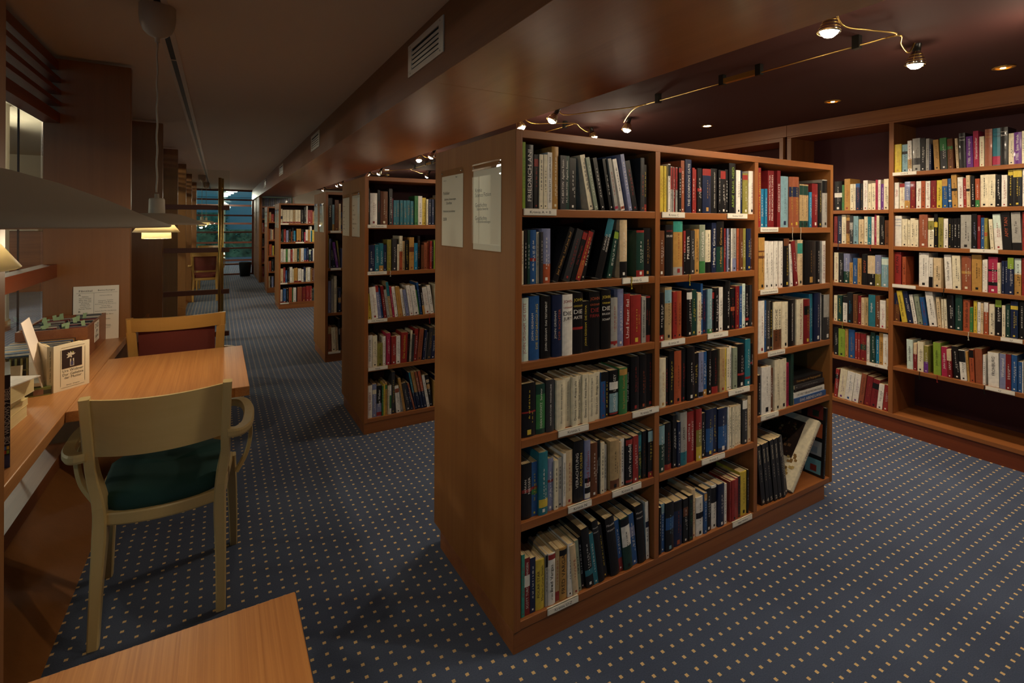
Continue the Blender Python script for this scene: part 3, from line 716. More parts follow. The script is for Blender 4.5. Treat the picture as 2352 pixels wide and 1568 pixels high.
rail_unit(.90, 2.20, [(1.83, .945, 1.998, -.05, .10, -1, S0*.6), (2.515, .955, 2.0, .05, .10, -1, S0*.6), (2.515, 2.675, 2.0, -.22, .10, -1, S0), (1.872, 2.69, 2.0, -.50, .25, -1, S0)],
          'brass rail with four spotlights nearest the camera, upper right')
rail_unit(2.86, 4.25, [(1.83, 3.00, 1.998, .20, -.35, -1, S0*.6), (2.53, 3.06, 2.0, .1, -.25, -1, S0*.6), (2.45, 4.80, 2.0, 0, .35, -1, S0*.8), (1.862, 4.83, 2.0, -.45, .35, -1, S0)],
          'brass rail of spotlights above the second bookcase')
rail_unit(5.10, 6.40, [(1.85, 5.15, 1.998, -.1, -.3, -1, S0*.6), (2.60, 6.90, 2.0, -.4, .4, -1, S0*.8), (1.885, 6.85, 2.0, -.45, .45, -1, S0)],
          'brass rail of spotlights above the third bookcase')
rail_unit(7.40, 8.75, [(1.85, 7.30, 1.998, -.35, .5, -1, S0*1.5), (1.85, 9.15, 2.0, -.5, .4, -1, S0)],
          'brass rail of spotlights in front of the fourth bookcase')
rail_unit(9.60, 10.6, [(1.85, 9.5, 1.998, -.45, .45, -1, S0), (1.85, 10.93, 2.0, -.45, .5, -1, S0)],
          'farthest brass rail of spotlights, by the end wall')
def downlight(x, y, label, power, d=(.28, 0, -1), full=False):
    t = thing('downlight', label, 'lamp', (x, y, ZR), group='recessed brass downlights in the red ceiling')
    MB().lathe([(.030, -.0005), (.044, -.0005), (.0435, -.0035), (.036, -.005), (.031, -.004)], seg=36).build('trim_ring', M['brass'], t)
    MB().lathe([(0, -.0008), (.0305, -.0008), (.0305, -.0004)], seg=30).build('dish', M['brass'], t)
    rr = .029 if full else .010
    MB().lathe([(0, -.0018), (rr, -.0018), (rr, -.001)], cx=0 if full else .014, cy=0 if full else .006, seg=30).build('bulb', M['dl'], t)
    ld = bpy.data.lights.new('downlight_beam', 'SPOT'); ld.energy = power; ld.color = (1.0, .80, .55); ld.spot_size = R(120); ld.spot_blend = 1.0; ld.shadow_soft_size = .03
    lo = bpy.data.objects.new('lamp_light', ld); COL.objects.link(lo); lo.parent = t; lo.location = (0, 0, -.012); aim(lo, d)
downlight(3.235, 2.56, 'brightest recessed ceiling downlight, above the nearest bookcase corner', DLP, full=True)
downlight(3.238, 1.65, 'recessed brass downlight right of the bright one, before the wall shelves', DLP)
downlight(3.232, .875, 'recessed brass downlight near the upper right picture corner', DLP)
downlight(2.06, 7.05, 'small far recessed downlight above the second bookcase', DLP*.5, (0, .2, -1), True)
for y in (4.4, 6.2, 8.2, 10.4): pass
# room lights of the neighbouring hall: flat white discs
def disc(x, y, z, r, label, power, drop=.25):
    t = thing('disc_lamp', label, 'lamp', (x, y, z), group='round white lamps in the neighbouring rooms')
    MB().lathe([(0, -.012), (r*.92, -.012), (r, 0), (r*.92, .012), (0, .014)], seg=40).build('diffuser', M['disc'], t)
    MB().tube([(0, 0, .012), (0, 0, drop)], .006, 8).build('stem', M['alu'], t)
    ld = bpy.data.lights.new('disc_light', 'POINT'); ld.energy = power; ld.color = (1, .93, .78); ld.shadow_soft_size = r*.8
    lo = bpy.data.objects.new('lamp_light', ld); COL.objects.link(lo); lo.parent = t; lo.location = (0, 0, -.2)
disc(-2.35, 6.9, 2.42, .17, 'round white ceiling lamp at the left edge, beyond the window', 40, .33)
disc(-2.95, 9.25, 2.42, .20, 'round white ceiling lamp cut by the wooden fin, beyond the window', 40, .33)
disc(-6.5, 5.5, 2.42, .2, 'round white lamp deep in the neighbouring room', 60, .33)
for k, (x, y) in enumerate([(.28, 15.2), (.22, 16.2), (.16, 17.2), (.10, 18.2)]):
    disc(x, y, 2.14, .13, ORD[k]+' round white lamp beyond the glazed corridor end', 9, .31)
# ================================================================= GLASS SCREEN with brass pull
t = thing('glass_screen', 'clear glass screen with dark wooden bars and brass pull across the corridor', 'screen')
GX0, GX1, GY = -.392, .075, 4.95
MB().box(GX0, GX1, GY-.004, GY+.004, .02, 1.772).build('glass_pane', M['glass'], t)
for z in (.355, .716, 1.072, 1.432): MB().box(GX0, GX1, GY-.016, GY-.0042, z, z+.040).box(GX0, GX1, GY+.0042, GY+.016, z, z+.040).build('cross_bar', M['darkrail'], t, bevel=.001)
MB().tube([(.003, GY-.045, .20), (.003, GY-.045, 1.705)], .012, 14).build('pull_bar', M['brass'], t)
MB().tube([(.020, GY+.045, .20), (.020, GY+.045, 1.705)], .012, 14).build('pull_bar', M['brass'], t)
for z in (.30, 1.09, 1.62): MB().tube([(.003, GY-.045, z), (.003, GY-.004, z)], .004, 8).tube([(.020, GY+.045, z), (.020, GY+.004, z)], .004, 8).build('pull_bracket', M['brass'], t)

# ================================================================= DISTANT SMALL THINGS
t = thing('waste_bin', 'black round waste bin at the end of the corridor', 'bin', (.55, 13.95, 0))
MB().lathe([(.0, .004), (.105, .004), (.112, .0), (.138, .33), (.144, .335), (.144, .345), (.136, .345), (.130, .33), (.106, .015), (0, .015)], seg=32).build('bucket', M['bin'], t)
t = thing('wall_hanging', 'long patterned yellow ribbon hanging on the panelled wall', 'decoration', (.752, 13.35, 0))
mb = MB()
for k in range(14):
    z = 1.06+k*.06; hw = .02+.025*math.sin(math.pi*(1-k/14))
    mb.box(-.008, -.001, -hw, hw, z, z+.06, k % 2)
mb.build('ribbon', [plain('ribbon_gold', hexc('b39a52'), .7), plain('ribbon_dark', hexc('8a7a44'), .7)], t)
MB().tube([(-.012, 0, 1.90), (-.012, 0, 1.97)], .006, 8).build('hook', M['chrome'], t)
# column of the neighbouring hall
t = thing('column', 'round white column standing in the neighbouring room', 'column', (-2.52, 8.35, 0))
MB().lathe([(.30, .12), (.30, 2.75)], seg=48).build('shaft', M['white'], t)
MB().lathe([(.315, 0), (.315, .12), (.30, .12)], seg=48).build('base', M['wood_x'], t)
tag(MB().box(-5.2, -2.95, 12.6, 12.66, 1.15, 2.1).build('board', M['white']), 'large pale board on the far side of the neighbouring room', 'board')
tag(MB().box(-5.4, -2.9, 12.7, 13.1, 0.0, 1.14).build('cabinet', M['wood_x']), 'low brown cabinet under the pale board', 'cabinet')
tag(MB().box(-3.1, -2.8, 9.9, 10.2, 0.0, 2.75).build('column', plain('tan_column', hexc('c9a070'), .6)), 'slim tan column behind the window glass', 'column')

# magazine troughs in the bays behind the desk
def mag(label, c, w_, h_, th, loc, rot, band):
    hw, hh = w_/2, h_/2
    mb = MB().box(-hw, hw, -hh, hh, 0, th, 0, hexc(c))
    mb.box(-hw, hw, hh*.45, hh, th, th+.0003, 0, hexc(band[0])).box(-hw*.8, hw*.7, -hh*.8, -hh*.1, th, th+.0003, 0, hexc(band[1]))
    o = mb.build('magazine', M['book'], None, loc, rot); return tag(o, label, 'magazine', 'magazines in the troughs')
def trough(y0, y1, label):
    t = thing('magazine_trough', label, 'rack')
    mb = MB()
    mb.hexa([(-.70, y0, .56), (-.50, y0, .50), (-.50, y1, .50), (-.70, y1, .56), (-.70, y0, .57), (-.50, y0, .51), (-.50, y1, .51), (-.70, y1, .57)])
    mb.build('tray', M['fin'], t)
    MB().hexa([(-.502, y0, .50), (-.482, y0, .50), (-.482, y1, .50), (-.502, y1, .50), (-.497, y0, .60), (-.478, y0, .60), (-.478, y1, .60), (-.497, y1, .60)]).build('front_board', M['wood_y'], t)
    MB().box(-.736, -.70, y0, y0+.02, .5, .66).box(-.736, -.70, y1-.02, y1, .5, .66).build('bracket', M['fin'], t)
trough(3.27, 4.89, 'wooden magazine trough behind the red-backed chair')
mg = [('2b2a28', ('58544a', '8d8a80')), ('6a5a3a', ('b8ad90', '3a342a')), ('bdb6a6', ('2a3140', '7a7468')), ('20242c', ('9b8f6d', '4a3f2c')), ('8c8676', ('d0c8b4', '35302a')), ('3b3226', ('746a50', 'a8a08c')), ('c9c2b2', ('7c2d22', '55504a'))]
wheres = ['nearest the fin in', 'second in', 'third in', 'fourth in', 'fifth in', 'sixth in', 'farthest in']
for i, (c, b_) in enumerate(mg):
    mag('%s magazine lying %s the wooden trough' % (['dark', 'ochre', 'pale', 'navy', 'grey', 'brown', 'white'][i], wheres[i]), c, .21, .155, .006, (-.602, 3.37+i*.22, .5465), (0, R(16.7), 0), b_)

# ================================================================= THINGS ON THE COUNTER
DZ = .7403
# DVD tray
t = thing('dvd_crate', 'open wooden crate full of film cases with green tags', 'box')
bx0, bx1, by0, by1, bz = -.722, -.491, 2.795, 3.205, .872
MB().box(bx0, bx1, by0, by0+.009, DZ, bz).build('side_board', M['boxwood'], t)
MB().box(bx0, bx1, by1-.009, by1, DZ, bz).build('side_board', M['boxwood'], t)
MB().box(bx1-.009, bx1, by0+.009, by1-.009, DZ, bz).build('side_board', M['boxwood'], t)
MB().box(bx0, bx0+.009, by0+.009, by1-.009, DZ, bz).build('side_board', M['boxwood'], t)
MB().box(bx0+.009, bx1-.009, by0+.009, by1-.009, DZ, DZ+.006).build('bottom', M['boxwood'], t)
q = MB().box(bx1, bx1+.0006, 2.928, 3.030, .777, .868).build('paper_label', M['paper'], t)
mb = MB()
for s_, z, h_ in (('DVD', .848, .020), ('am', .825, .011), ('Eckplatz', .800, .016)):
    put_text(mb, s_, lambda u, v, z=z: (bx1+.0009, 2.979+u, z+v), .085, h_)
mb.build('lettering', M['ink'], q)
random.seed(11)
cc = ['2a2b2e', '8d8a84', '6d1f24', 'b9b3a6', '3b3f46', '23304a', '9a938a', '1c1c1e', '77706a']
tags_at = {1, 2, 4, 6, 7, 9, 12, 14, 15, 18, 20, 23, 25, 27, 29, 30, 33, 36, 38, 41, 44}
k = 0
for rowi, (xa, xb) in enumerate(((-.708, -.612), (-.602, -.506))):
    y = 2.812
    while y < 3.175 and not (rowi == 1 and 3.03 < y < 3.07 and False):
        th = random.choice((.0085, .009, .014)); hz = random.uniform(.108, .126); c = random.choice(cc)
        o = MB().box(xa, xb, 0, th, 0, hz, 0, hexc(c)).box(xa+.003, xb-.003, -.0003, th*.5, .004, hz-.004, 0, hexc(random.choice(cc))).build('film_case', M['book'], None, (0, y, DZ+.0090), (R(-9 if rowi else -7), 0, 0))
        side = 'left' if rowi == 0 else 'right'
        if k in tags_at:
            tg = MB(); tx = xa+.01+random.random()*.07; tz = hz; lean_ = random.uniform(-.008, .008)
            tg.hexa([(tx, th*.4, tz-.02), (tx+.013, th*.4, tz-.02), (tx+.013, th*.45, tz-.02), (tx, th*.45, tz-.02),
                     (tx+lean_, th*.4-.006, tz+.022), (tx+.013+lean_, th*.4-.004, tz+.026), (tx+.013+lean_, th*.45-.003, tz+.026), (tx+lean_, th*.45-.005, tz+.022)], 0)
            tg.build('green_tag', plain('tag_green', hexc('9db68c'), .8) if 'tag_green' not in bpy.data.materials else bpy.data.materials['tag_green'], o)
            tag(o, 'film case with pale green paper tag, %s row of the crate, %s from the front' % (side, ORD[min(k if rowi == 0 else k-k0, 25)]), 'case', 'film cases in the wooden crate')
        else:
            tag(o, 'untagged film case, %s row of the wooden crate, %s from the front' % (side, ORD[min(k if rowi == 0 else k-k0, 25)]), 'case', 'film cases in the wooden crate')
        y += th+.003+random.random()*.004; k += 1
    k0 = k
# handwritten list leaning on the fin
t = thing('film_list', 'white handwritten film list board leaning against the wooden fin', 'sheet')
LY = 3.206
MB().hexa([(-.618, LY-.012, DZ), (-.440, LY-.012, DZ), (-.440, LY-.008, DZ), (-.618, LY-.008, DZ), (-.618, LY-.001, 1.008), (-.440, LY-.001, 1.008), (-.440, LY+.003, 1.008), (-.618, LY+.003, 1.008)]).build('board', M['paper'], t)
def onl(x, z): return (x, LY-.0125+.011*(z-DZ)/.268-.0006, z)
mb = MB()
put_text(mb, 'Filmtitel', lambda u, v: onl(-.571+u, .985+v), .055, .009); put_text(mb, 'Bemerkungen', lambda u, v: onl(-.490+u, .985+v), .075, .009)
random.seed(3)
L1 = ['Abbitte', 'Alles ist erleuchtet', 'Alles über Eva', 'Als ob nichts fehlt', 'Amadeus', 'Amerigos Welt', 'Anything else', 'Auf der Flucht']
L2 = ['Babel', 'Barry und Gast', 'Beste Zeit', 'Bella Martha']
mb2 = MB()
for i, s_ in enumerate(L1): put_text(mb, s_, lambda u, v, i=i: onl(-.573+u, .957-i*.0085+v), .048, .0048)
put_text(mb, 'A', lambda u, v: onl(-.594+u, .966+v), .012, .008); put_text(mb, 'B', lambda u, v: onl(-.594+u, .884+v), .012, .008)
for i, s_ in enumerate(L2): put_text(mb, s_, lambda u, v, i=i: onl(-.571+u, .876-i*.0085+v), .048, .0048)
for z, s_ in ((.960, 'Literaturverfilmung'), (.934, 'Schauspieler, Titelbilder'), (.926, 'Musik und Bühne'), (.917, 'Berlin, Gesellschaft in der Türkei, New York'), (.907, 'Woody Allen'), (.899, 'Harrison Ford'), (.882, 'Hochzeit, Brad Pitt, Cate Blanchett'), (.866, 'Roman über Bern'), (.842, 'alte Familie'), (.812, 'erste Klasse'), (.805, 'Regisseur verfilmt'), (.797, 'Jack Nicholson')):
    put_text(mb, s_, lambda u, v, z=z: onl(-.492+u, z+v), .084, .0046)
for (xa, xb, z) in ((-.607, -.446, .974),):
    mb.quad(onl(xa, z), onl(xb, z), onl(xb, z+.0008), onl(xa, z+.0008))
mb.quad(onl(-.539, .80), onl(-.5382, .80), onl(-.5382, .974), onl(-.539, .974))
mb.build('handwriting', M['ink'], t)
# open standing book
def board_xy(mb, a, b_, th, z0, z1, mi=0, c=None):
    a = Vector((*a, 0)); b_ = Vector((*b_, 0)); d = (b_-a).normalized(); n = Vector((-d.y, d.x, 0))*th
    mb.hexa([a+Vector((0, 0, z0)), b_+Vector((0, 0, z0)), b_+n+Vector((0, 0, z0)), a+n+Vector((0, 0, z0)), a+Vector((0, 0, z1)), b_+Vector((0, 0, z1)), b_+n+Vector((0, 0, z1)), a+n+Vector((0, 0, z1))], mi, c)
cream = hexc('eae0c6')
t = thing('open_book', 'cream novel standing half open on the desk, white flower picture on its cover', 'book')
A_, B_, C_ = (-.489, 2.270), (-.408, 2.353), (-.507, 2.276)
H_ = .160
mb = MB(); board_xy(mb, A_, B_, .0018, DZ, DZ+H_, 0, cream); mb.build('front_cover', M['print'], t)
mb = MB(); board_xy(mb, C_, A_, .0018, DZ, DZ+H_, 0, hexc('cfc4a4')); mb.build('spine', M['print'], t)
mb = MB(); board_xy(mb, (-.556, 2.385), C_, .0018, DZ, DZ+H_, 0, cream); mb.build('back_cover', M['print'], t)
mb = MB(); mb.hexa([(-.488, 2.273, DZ+.003), (-.415, 2.349, DZ+.003), (-.440, 2.362, DZ+.003), (-.4985, 2.280, DZ+.003), (-.488, 2.273, DZ+H_-.003), (-.415, 2.349, DZ+H_-.003), (-.440, 2.362, DZ+H_-.003), (-.4985, 2.280, DZ+H_-.003)])
mb.hexa([(-.498, 2.281, DZ+.003), (-.520, 2.335, DZ+.003), (-.541, 2.372, DZ+.003), (-.504, 2.283, DZ+.003), (-.498, 2.281, DZ+H_-.003), (-.520, 2.335, DZ+H_-.003), (-.541, 2.372, DZ+H_-.003), (-.504, 2.283, DZ+H_-.003)])
mb.build('pages', M['pages'], t)
dv = (Vector((*B_, 0))-Vector((*A_, 0))); ln = dv.length; dv.normalize(); nv = Vector((dv.y, -dv.x, 0))
def onc(u, z, off=.0006): return Vector((*A_, 0))+dv*(u*ln)+nv*off+Vector((0, 0, DZ+z*H_))
mb = MB(); K = hexc('2c2022'); Wt = hexc('ddd6c4'); G_ = hexc('8f9a45'); B2 = hexc('4a4a6e')
def rectc(u0, u1, z0, z1, c, off): mb.quad(onc(u0, z0, off), onc(u1, z0, off), onc(u1, z1, off), onc(u0, z1, off), 0, c)
rectc(.22, .78, .47, .88, K, .0006)
def petal(u, z, du, dz, w_, c):
    p0 = onc(u, z, .0009); p2 = onc(u+du, z+dz, .0009); L_ = math.hypot(du*ln, dz*H_)
    px, pz = -dz*H_/L_*w_, du*ln/L_*w_
    mid = (p0+p2)/2; o_ = dv*px+Vector((0, 0, pz)); mb.quad(p0, mid+o_, p2, mid-o_, 0, c)
for du, dz in ((-.14, .03), (-.10, .07), (-.02, .09), (-.13, -.05), (.0, -.06), (.08, .07), (.12, .03)): petal(.47, .74, du, dz, .0032, Wt)
petal(.50, .77, .02, .06, .002, G_); petal(.40, .76, -.02, .03, .0015, G_)
rectc(.44, .55, .50, .66, Wt, .0009); rectc(.455, .535, .51, .60, B2, .0011); rectc(.47, .52, .60, .66, K, .0010)
mb.build('cover_picture', M['print'], t)
mb = MB()
for s_, z, L_, h_ in (('Urs Widmer', .415, .58, .0115), ('Der Geliebte', .335, .58, .0115), ('der Mutter', .265, .48, .0115), ('Roman · Diogenes', .10, .36, .0048)):
    put_text(mb, s_, lambda u, v, z=z: onc(.53+u/ln, z+v/H_, .0003), L_*ln, h_)
for u0, u1, z0, z1 in ((.18, .187, .1, .88), (.86, .867, .1, .88), (.20, .85, .925, .93), (.20, .85, .055, .06)): mb.quad(onc(u0, z0, .0006), onc(u1, z0, .0006), onc(u1, z1, .0006), onc(u0, z1, .0006))
sd = (Vector((*A_, 0))-Vector((*C_, 0))); sl = sd.length; sd.normalize(); sn = Vector((sd.y, -sd.x, 0))
mid = (Vector((*A_, 0))+Vector((*C_, 0)))/2
put_text(mb, 'Urs Widmer  Der Geliebte der Mutter', lambda u, v: mid-sd*v+sn*.0007+Vector((0, 0, DZ+H_*.57+u)), H_*.68, .007)
mb.build('lettering', M['ink'], t)
# acrylic leaflet dispenser with a leaning information card
t = thing('leaflet_box', 'clear acrylic leaflet box beside the standing novel', 'box')
a0, a1, b0, b1, c0, c1 = -.640, -.512, 2.262, 2.40, DZ+.0305, DZ+.115
for q in ((a0, a1, b0, b0+.002, c0, c1), (a0, a1, b1-.002, b1, c0, c1), (a0, a0+.002, b0, b1, c0, c1), (a1-.002, a1, b0, b1, c0, c1)): MB().box(*q).build('acrylic_wall', M['acryl'], t)
MB().box(a0, a1, b0, b1, c0-.002, c0).build('acrylic_base', M['acryl'], t)
tag(MB().box(a0+.006, a1-.006, b0+.006, b1-.006, c0+.0005, c0+.012).build('leaflets', M['paper']), 'thin stack of white leaflets inside the acrylic box', 'leaflets')
t = thing('game_box', 'small flat green box lying under the acrylic leaflet box', 'box', (-.565, 2.31, DZ), R(8))
MB().box(-.075, .064, -.055, .06, 0, .027, 0, hexc('7c8a4c')).box(-.075, .064, -.0555, -.055, .004, .018, 0, hexc('353a26')).box(.020, .045, -.0562, -.0554, .003, .022, 0, hexc('8e6a5a')).box(.0642, .0648, -.055, .06, .0, .026, 0, hexc('20201c')).build('carton', M['book'], t)
t = thing('information_card', 'tall pink-white information card leaning left behind the novel', 'card')
p = [(-.512, 2.33), (-.560, 2.235)]
def card(mb, bl, br, tr, tl, th, c=None, mi=0):
    n_ = (Vector(br)-Vector(bl)).cross(Vector(tl)-Vector(bl)).normalized()*th
    mb.hexa([Vector(bl), Vector(br), Vector(br)+n_, Vector(bl)+n_, Vector(tl), Vector(tr), Vector(tr)+n_, Vector(tl)+n_], mi, c)
bl, br, tr, tl = (-.535, 2.255, .795), (-.518, 2.345, .795), (-.598, 2.464, 1.000), (-.588, 2.30, 1.005)
bl, br, tl, tr = Vector((-.517, 2.262, .762)), Vector((-.517, 2.372, .762)), Vector((-.578, 2.285, .985)), Vector((-.590, 2.420, .985))
mb = MB(); card(mb, bl, br, tr, tl, .003, hexc('e8dcd4')); mb.build('card', M['print'], t)
mb = MB()
nrm = (br-bl).cross(tl-bl).normalized()
if nrm.x < 0: nrm = -nrm
def oncard(u, w_): return bl.lerp(br, u).lerp(tl.lerp(tr, u), w_)+nrm*.0036
for (u, w_, du, dw) in ((.55, .62, .28, .025), (.5, .44, .10, .02), (.55, .33, .14, .025), (.6, .22, .09, .02), (.65, .12, .06, .02)):
    for q in range(4): uu = u+q*du/4; mb.quad(oncard(uu, w_), oncard(uu+du/6, w_), oncard(uu+du/6, w_+dw), oncard(uu, w_+dw))
mb.build('lettering', M['ink'], t)
t = thing('information_card', 'greyish clear-sleeved card leaning at the left edge of the counter', 'card')
bl, br, tl, tr = Vector((-.560, 2.055, .755)), Vector((-.560, 2.150, .755)), Vector((-.590, 2.10, .900)), Vector((-.655, 2.40, .900))
mb = MB(); card(mb, bl, br, tr, tl, .003, hexc('a09a8c')); mb.build('card', M['print'], t)
# row of films behind: a low metal grid box with film cases on it
t = thing('wire_basket', 'dark wire basket with rolled film cases, left of the crate', 'basket')
for q in ((-.725, -.50, 2.50, 2.508), (-.725, -.50, 2.745, 2.753)): MB().box(q[0], q[1], q[2], q[3], DZ, DZ+.088).build('basket_side', plain('basket_metal', hexc('3a3324'), .6) if 'basket_metal' not in bpy.data.materials else bpy.data.materials['basket_metal'], t)
mb = MB()
for i in range(14): mb.box(-.722+i*.0155, -.722+i*.0155+.006, 2.494, 2.4995, DZ+.006, DZ+.085)
mb.box(-.725, -.50, 2.492, 2.4995, DZ+.040, DZ+.044); mb.box(-.725, -.50, 2.492, 2.4995, DZ, DZ+.004)
mb.build('bars', M['brass'], t)
pc = ['26456e', '1c2c4a', 'c08a2e', '3b6fa0', '20242c', '8f8676', '2b3b55', 'b8a98a', '1b1f28', '40608a', 'a9772a', '2a2a30']
names_ = ['blue', 'navy', 'orange', 'sky blue', 'black', 'beige', 'slate blue', 'cream', 'near-black', 'mid-blue', 'amber', 'charcoal']
for i, c in enumerate(pc):
    tag(MB().box(-.715, -.520, 0, .0145, 0, .014+.0, 0, hexc(c)).box(-.7, -.60, -.0003, .001, .003, .011, 0, hexc('c8c2b2')).build('film_case', M['book'], None, (0, 2.513+i*.0192, DZ+.0885), (0, 0, 0)),
        '%s film case lying in the row on the wire basket' % names_[i], 'case', 'film cases on the wire basket')
tag(MB().box(-.600, -.555, 2.470, 2.4705, DZ+.002, DZ+.10).build('note', M['paper']), 'narrow white notice slip in front of the wire basket', 'note')
# stack of worn paperbacks, seen from the fore edge, at the left
def pile(x, y, rz, w_, d_, th, z, col, label):
    t = thing('paperback', label, 'book', (x, y, z), rz, 'worn paperbacks stacked on the counter')
    MB().box(-w_/2, w_/2, -d_/2, d_/2, 0, .0006, 0, hexc(col)).box(-w_/2, w_/2, -d_/2, d_/2, th-.0006, th, 0, hexc(col)).box(-w_/2, -w_/2+.0006, -d_/2, d_/2, 0, th, 0, hexc(col)).build('cover', M['book'], t)
    MB().box(-w_/2+.0007, w_/2-.001, -d_/2+.001, d_/2-.001, .0007, th-.0007).build('pages', M['pagesh'], t)
M['pagesh'] = wood('page_edges', hexc('b9a878'), hexc('ddcc9c'), 'y', .85, 4, 1.0, fine=.5)
nt = M['pagesh'].node_tree
zt = DZ
for i, (th, col, dx_, dy_, rz, l) in enumerate([(.034, 'cfc49a', 0, 0, -3, 'bottom worn paperback of the stack at the counter edge'), (.020, 'd8c890', .0, .003, -4, 'slim yellowish paperback, second lowest of the stack'), (.022, 'bfb487', -.004, .0, -2, 'middle paperback of the stack at the counter edge'),
        (.046, 'c8c0a6', .010, -.01, -10, 'thick paperback, second from the top of the stack')]):
    pile(-.565+dx_, 1.965+dy_, R(rz), .118, .180, th, zt, col, l); zt += th+.0004
t = thing('brochure', 'glossy white brochure with red print on top of the paperback stack', 'brochure', (-.570, 1.95, zt), R(-22))
MB().box(-.075, .075, -.10, .10, 0, .003, 0, hexc('d9d4cc')).box(-.02, .07, -.09, -.04, .003, .0034, 0, hexc('8f2a26')).box(-.01, .06, -.095, -.085, .003, .0034, 0, hexc('c8a23a')).build('cover', M['book'], t)
t = thing('standing_book', 'dark computer handbook standing upright on the counter at the left picture edge', 'book', (-.443, 1.638, DZ), R(15))
MB().box(-.042, .012, 0, .16, 0, .222, 0, hexc('1d2030')).box(-.0415, .0115, -.0003, 0, .0, .03, 0, hexc('20305c')).build('cover', M['book'], t)
mb = MB(); put_text(mb, 'DIE WINDOWS 7 BIBEL', lambda u, v: (.0068-v, -.0006, .125+u), .135, .0085, 0, hexc('c9c4bb'))
for q, c in enumerate(('a8392c', '7c9a3c', '3c62a8', 'c9a23c')):
    mb.box(.001+.005*(q % 2), .0055+.005*(q % 2), -.0010, -.0002, .034+.010*(q//2), .042+.010*(q//2), 0, hexc(c))
mb.build('spine_print', M['print'], t)
tag(MB().box(-.63, -.46, 0, .02, 0, .12, 0, hexc('b0a894')).box(-.62, -.47, -.0006, 0, .01, .05, 0, hexc('a8583c')).build('booklet', M['book'], None, (-.10, 2.20, DZ), (R(-12), 0, R(0))), 'bundle of pale booklets leaning by the window glass', 'booklet')
# ================================================================= BOOKS
PAL = {'k': ('17171a', 'black'), 'h': ('37373a', 'charcoal'), 'n': ('1d2848', 'navy blue'), 'b': ('2b5790', 'blue'), 'j': ('2880aa', 'bright blue'), 's': ('84a9b5', 'pale blue'), 'T': ('2c7485', 'teal blue'),
       't': ('3c9688', 'turquoise'), 'g': ('3f7d48', 'green'), 'f': ('1f4038', 'dark green'), 'l': ('88a43c', 'lime green'), 'q': ('8d9884', 'grey-green'), 'o': ('8b8440', 'olive'), 'y': ('d2b944', 'yellow'),
       'm': ('b98d4c', 'ochre'), 'r': ('952f2c', 'red'), 'd': ('7c2226', 'dark red'), 'p': ('a82c4e', 'crimson pink'), 'u': ('6a3688', 'purple'), 'v': ('8288ac', 'greyish lavender'), 'a': ('a4a29c', 'grey'),
       'e': ('d8c09a', 'beige'), 'w': ('e8e4dc', 'white'), 'i': ('e6dcc0', 'cream'), 'x': ('6a4028', 'brown'), 'z': ('aa5435', 'orange'), 'Z': ('96543a', 'russet'), 'B': ('b49a70', 'tan'), 'c': ('cfe0d6', 'pale mint')}
PC = {k: hexc(v[0]) for k, v in PAL.items()}
